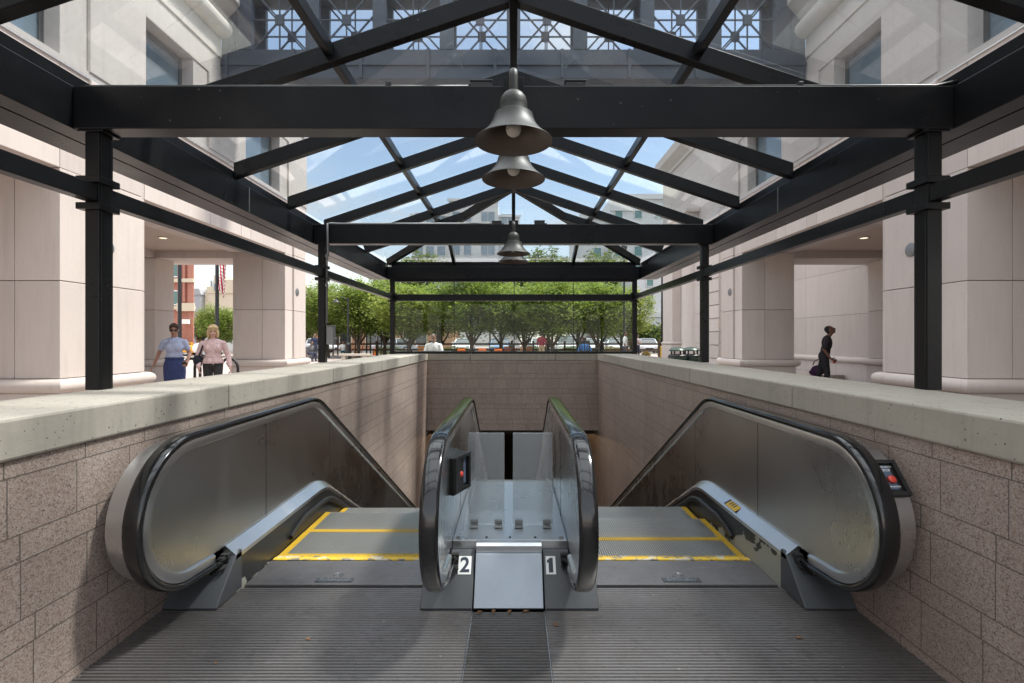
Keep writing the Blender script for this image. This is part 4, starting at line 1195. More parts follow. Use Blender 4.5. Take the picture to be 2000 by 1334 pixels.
# bins
def trash_bin(x, y, lab):
    r = empty('litter_bin', (x,y,0), 0, lab, 'bin', 'domed litter bins')
    MB().lathe([(.22,0),(.25,.03),(.26,.75),(.29,.78),(.29,.82)], seg=22).build('body', MT['green_bin'], r, 40)
    MB().lathe([(.28,.82),(.28,.86),(.24,.9)], seg=22).build('rim', MT['iron'], r, 40)
    m = MB()
    for k in range(4):
        a = PI/4+k*PI/2; m.box(.2*cos(a)-.02,.2*cos(a)+.02,.2*sin(a)-.02,.2*sin(a)+.02,.86,1.0)
    m.build('lid_post', MT['iron'], r)
    MB().lathe([(.26,1.0),(.26,1.03),(.20,1.09),(.10,1.12),(0,1.13)], seg=22).build('lid', MT['green_bin'], r, 40)
trash_bin(5.12, 15.1, 'domed dark litter bin, left of the pair beside the second right column')
trash_bin(5.62, 15.3, 'domed dark green litter bin, right of the pair, partly behind the second right column')
# bollard
b = empty('bollard', (PX(1291,34), 34, 0), 0, 'yellow bollard in front of the lamp post base', 'bollard')
MB().tube([(0,0,0),(0,0,.8)], .07, 12).build('post', MT['yellow'], b, 40)
MB().lathe([(.075,.8),(.07,.85),(.03,.88),(0,.885)], seg=12).build('cap', MT['yellow'], b, 40)
cone = empty('traffic_cone', (PX(731,41.5), 41.5, 0), 0, 'orange traffic cone by the rail fence under the left trees', 'cone')
MB().lathe([(.15,.03),(.03,.7),(0,.71)], seg=14).build('body', MT['orange'], cone, 40)
MB().box(-.19,.19,-.19,.19,0,.03).build('base', MT['orange'], cone)
# rail fence
fx = [(-15.6 + i*2.45) for i in range(13)]
fe = empty('rail_fence', (0, 37.8, 0), 0, 'dark wooden two rail fence running below the trees', 'fence')
for x in fx: MB().box(x-.07, x+.07, -.07, .07, 0, 1.25).build('post', MT['wood'], fe, bevel=.01)
for z in (.55, 1.0):
    for a, b in zip(fx[:-1], fx[1:]): MB().box(a+.06, b-.06, -.03, .03, z-.07, z+.07).build('rail', MT['wood'], fe, bevel=.01)
# shelter behind the left trees
sh = empty('bus_shelter', (-13.4, 41.5, 0), 0, 'small dark framed shelter with flat roof under the left trees', 'shelter')
m = MB()
for x in (-1.9,-.95,0,.95,1.9):
    for y in (-.5,.6): m.box(x-.05,x+.05,y-.05,y+.05,0,2.3)
m.build('post', MT['iron'], sh); MB().box(-2.2,2.2,-.8,.8,2.3,2.42).build('roof', MT['galv'], sh); MB().box(-1.8,1.8,.1,.45,.40,.46).build('bench', MT['wood'], sh)
# sign behind the arcade
sg = empty('street_sign', (PX(320,13.9), 13.9, 0), 0, 'pale blue notice board behind the woman in the blue shirt', 'sign')
MB().box(-.28,.28,-.02,.02,1.15,1.53).build('panel', simple('notice_panel', (.55,.62,.66), .4), sg); MB().tube([(0,.03,0),(0,.03,1.5)], .03, 10).build('post', MT['galv'], sg)

# ------------------------------------------------------------------ cars
def car_paint(name, col): return simple(name, col, .25, .1, .05, 2, coat=.8)
MT['tyre'] = simple('tyre', (.02,.02,.02), .9); MT['rim'] = simple('wheel_rim', (.45,.45,.46), .35, .8)
MT['tail'] = simple('tail_light', (.45,.02,.02), .3); MT['head'] = simple('head_light', (.75,.77,.78), .15)
def car(x, y, rz, paint, kind, lab):
    """local: length along x, front at +x"""
    r = empty('parked_car', (x,y,.004), rz, lab, 'car', 'parked cars beyond the plaza')
    if kind == 'suv':
        L, W = 4.7, 1.86
        low = [(-2.33,.42),(-2.38,.75),(-2.33,1.02),(1.15,1.06),(2.1,.98),(2.33,.80),(2.36,.45),(2.2,.30),(-2.2,.30)]
        cab = [(-2.26,1.03),(-2.06,1.66),(-1.6,1.74),(.1,1.72),(.45,1.64),(1.12,1.06)]
    elif kind == 'van':
        L, W = 5.0, 1.95
        low = [(-2.48,.42),(-2.5,1.1),(1.7,1.15),(2.4,1.0),(2.5,.5),(2.3,.3),(-2.3,.3)]
        cab = [(-2.48,1.1),(-2.40,1.85),(-2.2,1.95),(.6,1.93),(.95,1.85),(1.65,1.15)]
    else:
        L, W = 4.5, 1.78
        low = [(-2.2,.40),(-2.25,.72),(-2.15,.92),(-1.5,.96),(1.0,.94),(1.95,.84),(2.22,.66),(2.24,.40),(2.05,.26),(-2.05,.26)]
        cab = [(-1.75,.94),(-1.05,1.38),(-.6,1.44),(.1,1.43),(.42,1.36),(1.1,.95)]
    hw = W/2
    def shell(poly, w0, w1, z0, z1, name, mats, par):
        bm = bmesh.new(); n = len(poly)
        def wd(z): return w0 + (w1-w0)*max(0,min(1,(z-z0)/(z1-z0)))
        A_ = [bm.verts.new((px,-wd(pz),pz)) for px,pz in poly]; B_ = [bm.verts.new((px,wd(pz),pz)) for px,pz in poly]
        bm.faces.new(A_); bm.faces.new(B_[::-1])
        for i in range(n): j=(i+1)%n; bm.faces.new((A_[j],A_[i],B_[i],B_[j]))
        bmesh.ops.recalc_face_normals(bm, faces=bm.faces)
        me = bpy.data.meshes.new(name); bm.to_mesh(me); bm.free(); me.materials.append(mats)
        o = bpy.data.objects.new(name, me); COL.objects.link(o); o.parent = par
        bv = o.modifiers.new('bevel','BEVEL'); bv.width=.09; bv.segments=3; bv.limit_method='ANGLE'; bv.angle_limit=R(25)
        me.polygons.foreach_set('use_smooth',[True]*len(me.polygons))
        return o
    shell(low, hw, hw-.03, .3, 1.0, 'body', paint, r)
    ztop = max(z for _,z in cab); zb = cab[0][1]
    cb_ = shell(cab, hw-.06, hw-.26, zb, ztop, 'cabin', MT['window'], r)
    c2 = [(cx_*.93+(-.02), z) for cx_, z in cab if z > ztop-.12]
    rf = MB().box(min(p for p,_ in c2)+.05, max(p for p,_ in c2)-.05, -hw+.24, hw-.24, ztop-.05, ztop+.025)
    rf.build('roof', paint, r, bevel=.03)
    pl = MB()
    for i in (1, len(cab)-2):
        for sy in (-1,1):
            a = cab[0] if i == 1 else cab[-1]; b = cab[i]
            pl.bar((a[0], sy*(hw-.08), a[1]), (b[0], sy*(hw-.25), b[1]+.01), .08, .06)
    mid = (cab[1][0]+cab[-2][0])/2
    for sy in (-1,1): pl.bar((mid, sy*(hw-.05), zb), (mid, sy*(hw-.23), ztop), .09, .04)
    pl.build('pillar', paint, r)
    for wx in (-L*.29, L*.30):
        for sy in (-1,1):
            w = MB(); w.lathe([(.2,-.1),(.30,-.1),(.33,-.07),(.33,.07),(.30,.1),(.2,.1)], seg=20)
            o = w.build('wheel', MT['tyre'], r, 40); o.rotation_euler = (R(90),0,0); o.location = (wx, sy*(hw-.10), .33)
            MB().lathe([(0,.02),(.2,.06),(.205,-.02)] if sy < 0 else [(0,-.02),(.2,-.06),(.205,.02)], seg=16).build('rim', MT['rim'], o, 40)
    fx_ = max(p for p,_ in low); bx_ = min(p for p,_ in low)
    for sy in (-1,1):
        MB().box(fx_-.22, fx_-.01, sy*(hw-.42), sy*(hw-.08), .62, .78).build('headlight', MT['head'], r, bevel=.02)
        MB().box(bx_-.0, bx_+.1, sy*(hw-.30), sy*(hw-.05), .68, .9).build('tail_light', MT['tail'], r, bevel=.02)
        MB().box(cab[-1][0]-.25, cab[-1][0]-.08, sy*(hw-.02), sy*(hw+.15), zb+.03, zb+.17).build('mirror', paint, r, bevel=.03)
    MB().box(fx_-.02, fx_+.012, -.35, .35, .42, .58).build('grille', MT['black'], r)
white = car_paint('white_car_paint', (.75,.76,.77)); silver = car_paint('silver_car_paint', (.48,.50,.53)); red = car_paint('red_car_paint', (.25,.03,.03))
blue = car_paint('blue_car_paint', (.08,.16,.30)); taxi = car_paint('taxi_paint', (.75,.36,.02)); black_p = car_paint('black_car_paint', (.03,.03,.035))
FR = R(-90)
car(PX(1105,46.5), 47, FR, white, 'suv', 'white suv facing us behind the fence, right of the man in maroon')
car(PX(1267,46), 46.5, R(-100), silver, 'sedan', 'silver car facing us, right of the glass screen')
car(PX(1052,46), 47, R(-84), silver, 'sedan', 'silver car facing us just behind the man in maroon')
car(PX(1158,47), 47.3, FR, white, 'sedan', 'white car facing us behind the person in blue')
car(PX(1203,47), 47.5, R(-95), silver, 'sedan', 'silver car behind the man in the white tee shirt')
car(PX(1178,55), 56, 0, red, 'suv', 'dark red car side on, farther back than the white cars')
car(PX(975,46), 47, FR, blue, 'sedan', 'blue car facing us behind the far seated person in grey')
car(PX(906,47), 47, R(-92), white, 'sedan', 'white car facing us left of the blue car')
car(PX(772,50), 50, R(180), silver, 'sedan', 'silver car side on behind the left end of the glass screen')
car(PX(338,40), 40, R(8), taxi, 'sedan', 'orange taxi between the two women, left through the arcade')
car(PX(450,39), 39, R(180), white, 'van', 'white van beside the pier, right of the blonde woman')
car(PX(612,48), 48, R(0), white, 'sedan', 'white car side on behind the men by the left pier')
# ------------------------------------------------------------------ trees
def leaf_mat(name, ca, cb, cc):
    n = NT(name)
    g = n.n('NewGeometry'); rnd = g.outputs['Random Per Island']
    c = n.ramp(rnd, [(0, ca), (.55, cb), (1, cc)])
    c = n.mix(n.math('MULTIPLY', n.noise(.9, 3), .5), c, tuple(x*.6 for x in ca))
    p = n.pbsdf(c, .5, 0, spec=.35)
    t = n.n('BsdfTranslucent'); n.set(t.inputs[0], n.mix(.5, c, (.30,.36,.05)))
    m = n.n('MixShader'); m.inputs[0].default_value = .5
    n.t.links.new(p, m.inputs[1]); n.t.links.new(t.outputs[0], m.inputs[2])
    return n.done(m.outputs[0])
MT['leaf'] = leaf_mat('fresh_leaves', (.10,.165,.03), (.21,.30,.065), (.38,.46,.15))
MT['leaf_yellow'] = leaf_mat('yellow_green_leaves', (.13,.18,.03), (.26,.33,.07), (.42,.47,.16))
MT['leaf_dark'] = leaf_mat('dark_leaves', (.04,.075,.025), (.065,.115,.035), (.10,.15,.05))
MT['leaf_red'] = leaf_mat('russet_leaves', (.20,.07,.03), (.30,.14,.05), (.28,.22,.06))
MT['bark'] = simple('tree_bark', (.085,.065,.05), .95, 0, .3, 5, .5, 30)
def tree_proto(name, seed, h, cr, zb, nclump, nleaf, lsize, leafmat, stems=4, cone=0):
    rr = random.Random(seed)
    root = empty(name)
    tm = MB(); tips = []
    fork = zb*.78
    tm.tube([(0,0,-.05),(rr.uniform(-.05,.05),rr.uniform(-.05,.05),fork*.5),(0,0,fork+.1)], [.17,.125,.115], 9)
    for k in range(stems):
        a = 2*PI*k/stems + rr.uniform(-.4,.4); ln = rr.uniform(.5,.75)*cr
        p0 = Vector((0,0,fork)); p1 = Vector((cos(a)*ln*.5, sin(a)*ln*.5, fork+(h-fork)*.30)); p2 = Vector((cos(a)*ln, sin(a)*ln, fork+(h-fork)*.58))
        tm.tube([p0, p0.lerp(p1,.5)+Vector((0,0,-.1)), p1, p2], [.085,.07,.055,.025], 7)
        for j in range(3):
            b = a + rr.uniform(-.9,.9); q = p1.lerp(p2, rr.uniform(0,.9))
            q2 = q + Vector((cos(b)*cr*.35, sin(b)*cr*.35, rr.uniform(.1,.25)*h*.5))
            tm.tube([q, q.lerp(q2,.5)+Vector((0,0,.05)), q2], [.035,.025,.01], 5)
    tm.tube([(0,0,fork),(0.05,.05,(fork+h)*.5),(0,0,h*.9)], [.10,.06,.015], 7)
    tm.build('trunk', MT['bark'], root, 60)
    vs = []; fs = []
    zc = (zb+h)/2; hz = (h-zb)/2
    lobes = [(rr.uniform(0,2*PI), rr.uniform(-.6,.8), rr.uniform(.75,1.15)) for _ in range(9)]
    for c in range(nclump):
        th = rr.uniform(0, 2*PI); u = rr.uniform(-1, 1)
        rad = rr.random()**.38
        # lobed outline
        f = .82
        for la, lu, lf in lobes:
            d = abs((th-la+PI) % (2*PI) - PI)/.75 + abs(u-lu)/.6
            if d < 1: f = max(f, .82 + (lf-.75)*(1-d))
        ring = math.sqrt(max(0, 1-u*u))
        if cone: ring = (1-(u+1)/2)**.8
        if u < -.35: ring *= .86
        cc = Vector((cos(th)*ring*cr*rad*f, sin(th)*ring*cr*rad*f, zc + u*hz*(rad if not cone else 1)*f))
        cs = rr.uniform(.12,.27)*cr*.5
        for l in range(nleaf):
            p = cc + Vector((rr.gauss(0,1)*cs, rr.gauss(0,1)*cs, rr.gauss(0,1)*cs*.6))
            s = lsize*rr.uniform(.6,1.25)
            a = rr.uniform(0,2*PI); tilt = rr.gauss(0,.55)
            ux = Vector((cos(a), sin(a), sin(tilt)*.8)).normalized()
            up = Vector((rr.gauss(0,.45), rr.gauss(0,.45), 1)).normalized()
            v = up.cross(ux).normalized()
            o = len(vs)
            vs += [p-ux*s*.5, p+v*s*.30-Vector((0,0,s*.05)), p+ux*s*.6, p-v*s*.30-Vector((0,0,s*.05))]
            fs.append([o,o+1,o+2,o+3])
    MB().add(vs, fs).build('crown', leafmat, root)
    return root
TP1 = [tree_proto('plaza_tree', 11, 6.3, 2.9, 1.2, 380, 42, .19, MT['leaf']),
       tree_proto('plaza_tree', 23, 6.6, 3.0, 1.25, 400, 42, .19, MT['leaf'], 5),
       tree_proto('plaza_tree', 37, 6.0, 2.8, 1.15, 330, 42, .18, MT['leaf_yellow'], 3)]
TP2 = [tree_proto('tall_tree', 51, 15, 4.6, 3.5, 260, 34, .42, MT['leaf_dark'], 5),
       tree_proto('tall_tree', 64, 14, 3.6, 3.0, 230, 30, .36, MT['leaf_dark'], 4)]
used = set()
def put(protos, k, x, y, s, rz, lab, group):
    p = protos[k]
    o = p if id(p) not in used else copy_tree(p)
    used.add(id(p))
    o.location = (x, y, 0); o.scale = (s, s*.95, s*(.9+.2*((len(used)*7+int(abs(x)*13)) % 10)/10)); o.rotation_euler = (0,0,rz)
    tag(o, lab, 'tree', group)
GT = 'leafy trees round the plaza'
for i, (px, y, k, s, lab) in enumerate((
  (588,41,2,1.0,'leafy green tree half hidden by the left pier'),
  (640,38,1,.98,'leafy green tree just right of the second left column'),
  (700,36,0,1.04,'leafy green tree above the orange chairs, left of the screen'),
  (752,38,1,1.06,'leafy green tree directly left of the screen corner post'),
  (800,32,2,1.0,'leafy green tree at the left end of the glass screen'),
  (862,37,0,1.02,'leafy green tree right above the seated man in white'),
  (922,31,1,.95,'leafy green tree above the three orange chair backs'),
  (978,38,2,1.08,'leafy green tree behind the far seated person in grey'),
  (1024,33,0,.95,'leafy green tree with its trunk just right of the screen centre'),
  (1078,30,1,.93,'leafy green tree with its trunk right of the man in maroon'),
  (1128,38,2,1.1,'leafy green tree above the white suv'),
  (1168,32,0,.93,'leafy green tree above the person in blue'),
  (1214,35,2,1.0,'leafy green tree at the right end of the screen, branches reaching past the corner post'))):
    put(TP1, k, PX(px,y), y, s, i*1.3, lab, GT)
for i, (px, y, k, s, lab) in enumerate((
  (428,36,0,.66,'round green tree behind the right flagpole, in the arcade opening'),
  (404,44,2,.66,'green tree beside the brick building, in the arcade opening'))):
    put(TP1, k, PX(px,y), y, s, 2+i*1.7, lab, GT)
GB = 'tall trees before the far buildings'
for i, (px, y, k, s, lab) in enumerate((
  (762,72,1,.98,'tall loose tree against the left edge of the office block'),
  (822,74,0,1.00,'tall broad tree in front of the office block windows'),
  (957,72,1,1.06,'tall narrow tree just left of the farthest bell lamp'),
  (1062,76,0,1.12,'tall dense tree right of the bell lamps, largest of the far trees'),
  (1028,70,1,.93,'tall tree just right of the farthest bell lamp'),
  (1110,78,1,1.06,'tall tree in the sky gap left of the hotel'),
  (1182,70,0,1.0,'tall loose tree in front of the hotel wall'))):
    put(TP2, k, PX(px,y), y, s, i*1.9, lab, GB)
def shrub(px, y, h, r, mat, seed, lab):
    rr = random.Random(seed); rt = empty('shrub', (PX(px,y), y, 0), 0, lab, 'shrub')
    vs = []; fs = []
    for l in range(1500):
        a = rr.uniform(0,2*PI); q = rr.random()**.5; z = rr.uniform(.05,1)
        rad = r*q*(.55+.45*math.sin(PI*min(1,z*.9)))
        p = Vector((cos(a)*rad, sin(a)*rad, z*h*(1-.25*q)))
        s = h*.11*rr.uniform(.6,1.3); b = rr.uniform(0,2*PI)
        ux = Vector((cos(b),sin(b),rr.gauss(.5,.5))).normalized(); v = Vector((rr.gauss(0,1),rr.gauss(0,1),rr.gauss(0,1))).cross(ux).normalized()
        o = len(vs); vs += [p-ux*s*.5, p+v*s*.25, p+ux*s*.6, p-v*s*.25]; fs.append([o,o+1,o+2,o+3])
    MB().add(vs, fs).build('foliage', mat, rt)
    st = MB()
    for k in range(5):
        a = k*1.3; st.tube([(0,0,-.02),(cos(a)*r*.3,sin(a)*r*.3,h*.5)], .012, 5)
    st.build('stem', MT['bark'], rt)
shrub(1262, 33, .62, .32, MT['leaf_red'], 1, 'small russet shrub behind the right coping, left of the yellow bollard')
shrub(1250, 56, 4.0, 1.7, MT['leaf_dark'], 2, 'dark green bush in front of the annex, next to the screen corner post')
shrub(1282, 55, 3.4, 1.8, MT['leaf_dark'], 3, 'dark green bush in front of the annex, beside the lamp post')
for i, (px, lab) in enumerate(((760,'low green shrub at the fence, left end of the glass screen'),(890,'low green shrub at the fence, left of screen centre'),(1045,'low green shrub at the fence behind the man in maroon'),(1120,'low green shrub at the fence below the white suv'),(1190,'low straw green shrub at the fence behind the man in the white tee shirt'))):
    shrub(px, 39, .9, 1.3, MT['leaf'] if i < 4 else MT['leaf_red'], 10+i, lab)
# ------------------------------------------------------------------ people
def capsule(b, p, q, r1, r2, seg=14):
    p = Vector(p); q = Vector(q); t = (q-p); L = t.length
    if L < 1e-6: return b.ell(p, (r1,r1,r1))
    t /= L; u = Vector((0,0,1)) if abs(t.z) < .9 else Vector((1,0,0))
    a = t.cross(u).normalized(); c = t.cross(a)
    rings = []
    for i in range(5):
        th = PI/2*(1-i/4.0); rings.append((p - t*r1*sin(th), max(r1*cos(th), 1e-4)))
    for i in range(1, 5):
        th = PI/2*i/4.0
        rings.append((q + t*r2*sin(th), max(r2*cos(th), 1e-4)))
    rings.insert(5, (q, r2))
    vs = []; fs = []
    for c0, rad in rings:
        for k in range(seg):
            an = 2*PI*k/seg; vs.append(c0 + (a*cos(an)+c*sin(an))*rad)
    n = len(rings)
    for i in range(n-1):
        for k in range(seg):
            k2 = (k+1)%seg; fs.append([i*seg+k, i*seg+k2, (i+1)*seg+k2, (i+1)*seg+k])
    fs.append(list(range(seg))[::-1]); fs.append([(n-1)*seg+k for k in range(seg)])
    return b.add(vs, fs)
def blob(shapes, vox, name, mat, parent, smooth=4, xf=None):
    b = MB()
    for s in shapes:
        if s[0] == 'c': capsule(b, *s[1:])
        elif s[0] == 'e': b.ell(s[1], s[2], 18, 12, s[3] if len(s) > 3 else None)
        elif s[0] == 'm': b.add(s[1], s[2])
    o = b.build(name, mat)
    m = o.modifiers.new('r', 'REMESH'); m.mode = 'VOXEL'; m.voxel_size = vox
    if smooth:
        sm = o.modifiers.new('s', 'SMOOTH'); sm.iterations = smooth; sm.factor = .5
    dg = bpy.context.evaluated_depsgraph_get()
    me = bpy.data.meshes.new_from_object(o.evaluated_get(dg)); me.name = name
    old = o.data; bpy.data.objects.remove(o); bpy.data.meshes.remove(old)
    me.materials.clear(); me.materials.append(mat)
    me.polygons.foreach_set('use_smooth', [True]*len(me.polygons))
    o = bpy.data.objects.new(name, me); COL.objects.link(o); o.parent = parent
    return o
def lerp(p, q, t): return tuple(a+(b-a)*t for a, b in zip(p, q))
def skin(name, c): return simple(name, c, .5, 0, .06, 12, .1, 90)
SK = {'tan': skin('tan_skin', (.40,.22,.15)), 'fair': skin('fair_skin', (.55,.34,.26)), 'dark': skin('dark_skin', (.17,.09,.06)), 'brown': skin('brown_skin', (.22,.12,.08))}
def cloth(name, c, var=.1, sc=14):
    n = NT(name); f = n.noise(sc, 4, .6); fold = n.noise(9, 3, .55, n.coord((1.6,1.6,.6)))
    cc = n.mix(f, tuple(x*(1-var) for x in c), tuple(min(1,x*(1+var)) for x in c))
    return n.done(n.pbsdf(cc, .85, 0, n.bump(n.math('ADD', fold, n.math('MULTIPLY', n.noise(60,2), .08)), .8, .05)))
HAIR = {'brown': simple('brown_hair', (.035,.018,.010), .5, 0, .4, 40, .6, 90), 'blonde': simple('blonde_hair', (.52,.38,.20), .5, 0, .25, 40, .6, 90), 'black': simple('black_hair', (.010,.009,.009), .6, 0, .3, 40, .5, 90)}
def hand(sh, wrist, dirv, side, curl=.5, palm_n=None):
    """palm with five fingers; dirv = pointing direction, side = thumb direction"""
    w = Vector(wrist); d = Vector(dirv).normalized(); s = Vector(side); s = (s - d*s.dot(d)).normalized()
    n = d.cross(s).normalized()
    if palm_n is not None and n.dot(Vector(palm_n)) < 0: n = -n
    sh.append(('c', w, w+d*.03, .024, .022))
    for k in (-1,-.33,.33,1): sh.append(('c', w+d*.02+s*k*.014, w+d*.085+s*k*.026, .013, .0115))
    for k, ln in ((-1,.058),(-.33,.070),(.33,.074),(1,.066)):
        p0 = w+d*.088+s*k*.027
        d1 = (d*cos(curl*.7)+n*sin(curl*.7)).normalized(); p1 = p0+d1*ln*.5
        d2 = (d*cos(curl*1.7)+n*sin(curl*1.7)).normalized(); p2 = p1+d2*ln*.5
        sh.append(('c', p0, p1, .0098, .0090)); sh.append(('c', p1, p2, .0090, .0078))
    t0 = w+d*.025+s*.026; t1 = t0+(d*.6+s*.75+n*.25).normalized()*.038; t2 = t1+(d*.95+s*.25+n*.3).normalized()*.03
    sh.append(('c', t0, t1, .013, .0105)); sh.append(('c', t1, t2, .0105, .0085))
BASE = dict(hipz=.93, hw=.09, sw=.185, lean=0.0, headtilt=0.0, headturn=0.0,
            kneeL=(.095,-.02,.50), ankL=(.10,.03,.085), kneeR=(-.095,-.02,.50), ankR=(-.10,.03,.085),
            elbL=(.24,.03,1.10), wriL=(.25,-.04,.86), elbR=(-.24,.03,1.10), wriR=(-.25,-.04,.86))
def person(lab, loc, rz, h=1.7, pose=None, sk='fair', hair=('brown','short'), top=None, sleeve=.8, bottom=None, btype='pants', vox=.013, detail=False, group=None, shoes=(.02,.02,.02), bust=False, glasses=False):
    P = dict(BASE); P.update(pose or {})
    s = h/1.72
    root = empty('person', loc, rz, lab, 'person', group); root.scale = (s,s,s)
    hz = P['hipz']; dz = hz-.93
    L = P['lean']
    def T(p):   # lean the upper body forward (toward -Y) about the hips
        x, y, z = p; z += dz; zz = z-hz
        return (x, y*cos(L) - zz*sin(L), hz + zz*cos(L) + y*sin(L))
    sw = P['sw']; hw = P['hw']
    shL, shR = T((sw,.01,1.355)), T((-sw,.01,1.355))
    hipL, hipR = (hw,0,hz-.02), (-hw,0,hz-.02)
    hc = Vector(T((0,-.015,1.605)))
    # head
    ht, hu = P['headtilt'], P['headturn']
    HM = Matrix.Rotation(hu, 3, 'Z') @ Matrix.Rotation(ht + L*.0, 3, 'X')
    neck0 = Vector(T((0,.015,1.40))); neck1 = hc + HM @ Vector((0,.02,-.07))
    def H(p): return hc + HM @ Vector(p)
    body = []
    body += [('e', H((0,.012,.025)), (.074,.094,.098), HM), ('e', H((0,-.030,-.035)), (.058,.062,.078), HM), ('e', H((0,-.052,-.085)), (.032,.028,.026), HM),
             ('c', H((0,-.088,.012)), H((0,-.108,-.026)), .010, .015), ('e', H((0,-.084,-.062)), (.026,.012,.011), HM),
             ('e', H((.074,.01,-.01)), (.010,.02,.032), HM), ('e', H((-.074,.01,-.01)), (.010,.02,.032), HM),
             ('c', neck0, neck1, .056, .052)]
    tor = [('e', T((0,.0,1.27)), (sw*.86,.108,.19)), ('e', T((0,.0,1.08)), (.138,.098,.17)), ('e', T((0,.008,.95)), (.155,.112,.13)), ('c', T((.035,.012,1.395)), T((sw*.90,.012,1.352)), .058, .050), ('c', T((-.035,.012,1.395)), T((-sw*.90,.012,1.352)), .058, .050)]
    if bust: tor += [('e', T((.065,-.055,1.255)), (.085,.062,.085)), ('e', T((-.065,-.055,1.255)), (.085,.062,.085))]
    body += tor
    arms = []
    for sh_, e, w in ((shL, P['elbL'], P['wriL']), (shR, P['elbR'], P['wriR'])):
        e = T(e); w = T(w); arms.append((sh_, e, w))
        body += [('c', sh_, e, .047, .038), ('c', e, w, .039, .025)]
    for i, (sh_, e, w) in enumerate(arms):
        d = Vector(w)-Vector(e)
        sg = 1 if i == 0 else -1
        hd = P.get('handL' if i == 0 else 'handR')
        if detail: hand(body, w, hd[0] if hd else d, hd[1] if hd else (0,-1,0), hd[2] if hd else .55, (-sg,0,0) if not hd else hd[3])
        else: hand(body, w, d, (0,-1,0), .5, (-sg,0,0))
    legs = ((hipL, P['kneeL'], P['ankL']), (hipR, P['kneeR'], P['ankR']))
    for hp, k, a in legs: body += [('c', hp, k, .078, .052), ('c', k, a, .052, .036), ('c', a, (a[0], a[1]-.14, .03), .034, .028)]
    blob(body, vox*.62 if detail else vox, 'body', SK[sk], root, 3 if detail else 2)
    # clothes
    g = .012
    sh = [(t_[0], t_[1], tuple(r+g for r in t_[2])) if t_[0] == 'e' else (t_[0], t_[1], t_[2], t_[3]+g, t_[4]+g) for t_ in tor]
    if bottom is not None and btype != 'none':
        sh = [x for x in sh]
    for sh_, e, w in arms:
        if sleeve <= 1: sh.append(('c', sh_, lerp(sh_, e, sleeve), .062, .056))
        else:
            sh.append(('c', sh_, e, .060, .052)); sh.append(('c', e, lerp(e, w, min(.94, sleeve-1)), .052, .045))
    to = blob(sh, vox, 'shirt', top, root, 3)
    if btype == 'pants':
        ps = [('e', (0,.008,hz+.005), (.172,.130,.125))]
        for hp, k, a in legs: ps += [('c', hp, k, .094, .068), ('c', k, (a[0],a[1],a[2]+.02), .068, .058)]
        blob(ps, vox, 'trousers', bottom, root, 3)
    elif btype == 'skirt':
        b = MB(); prof = [(.150,.115,1.03),(.172,.128,.97),(.190,.142,.88),(.192,.145,.75),(.182,.138,.60),(.175,.135,.50),(.168,.128,.50)]
        seg = 40; vs = []; fs = []
        for rx, ry, z in prof:
            for k in range(seg):
                a = 2*PI*k/seg; wv = 1+ (.035*sin(7*a)*max(0,(.95-z))*1.6)
                vs.append((rx*cos(a)*wv, .005+ry*sin(a)*wv, z+dz))
        for i in range(len(prof)-1):
            for k in range(seg): k2=(k+1)%seg; fs.append([i*seg+k,i*seg+k2,(i+1)*seg+k2,(i+1)*seg+k])
        b.add(vs, fs); b.build('skirt', bottom, root, 60)
        wb = MB(); wb.lathe([(.166,1.015+dz),(.168,1.03+dz),(.166,1.05+dz)], seg=32, sy=.78); wb.build('waistband', bottom, root, True)
    shm = simple('shoe_leather', shoes, .5)
    for hp, k, a in legs:
        blob([('c', (a[0],a[1]+.03,.045), (a[0],a[1]-.15,.035), .046, .038)], .012, 'shoe', shm, root, 2)
    # hair
    hm = HAIR[hair[0]]; hs = []
    if hair[1] == 'short':
        hs = [('e', H((0,.026,.045)), (.082,.096,.090), HM), ('e', H((.025,-.045,.090)), (.058,.042,.030), HM), ('e', H((-.045,-.04,.082)), (.035,.042,.035), HM), ('e', H((.062,-.03,.05)), (.018,.04,.04), HM), ('e', H((-.064,-.03,.05)), (.018,.04,.04), HM), ('e', H((0,.06,-.03)), (.074,.056,.075), HM)]
    elif hair[1] == 'crop':
        hs = [('e', H((0,.026,.036)), (.0755,.090,.089), HM), ('e', H((0,.050,-.01)), (.066,.055,.066), HM)]
    elif hair[1] == 'bob':
        hs = [('e', H((0,.02,.05)), (.094,.106,.092), HM), ('e', H((.078,.015,-.05)), (.034,.062,.095), HM), ('e', H((-.078,.015,-.05)), (.034,.062,.095), HM), ('e', H((0,.075,-.04)), (.088,.05,.10), HM),
              ('e', H((.045,-.066,.085)), (.055,.034,.026), HM), ('e', H((-.045,-.066,.085)), (.050,.034,.028), HM)]
    if hs: blob(hs, vox*.7, 'hair', hm, root, 1)
    if detail:
        for sx in (-1,1):
            e = MB(); e.ell(H((sx*.030,-.083,.008)), (.012,.009,.008), 10, 8); e.build('eye', MT['black'], root, True)
            bw = MB(); bw.tube([H((sx*.015,-.092,.030)), H((sx*.033,-.090,.036)), H((sx*.050,-.078,.028))], .0042, 6); bw.build('eyebrow', hm, root, True)
        MB().tube([H((-.022,-.093,-.062)), H((0,-.0975,-.061)), H((.022,-.093,-.062))], .0052, 8).build('lips', simple('lip', (.30,.09,.08), .5), root, True)
    if glasses:
        gm = MB()
        for sx in (-1,1):
            gm.ell(H((sx*.034,-.096,.006)), (.028,.007,.022), 14, 8, HM)
            gm.tube([H((sx*.060,-.085,.012)), H((sx*.078,-.01,.012))], .004, 6)
        gm.tube([H((-.012,-.102,.012)), H((.012,-.102,.012))], .004, 6)
        gm.build('sunglasses', MT['rubber'], root, True)
    return root, H, T
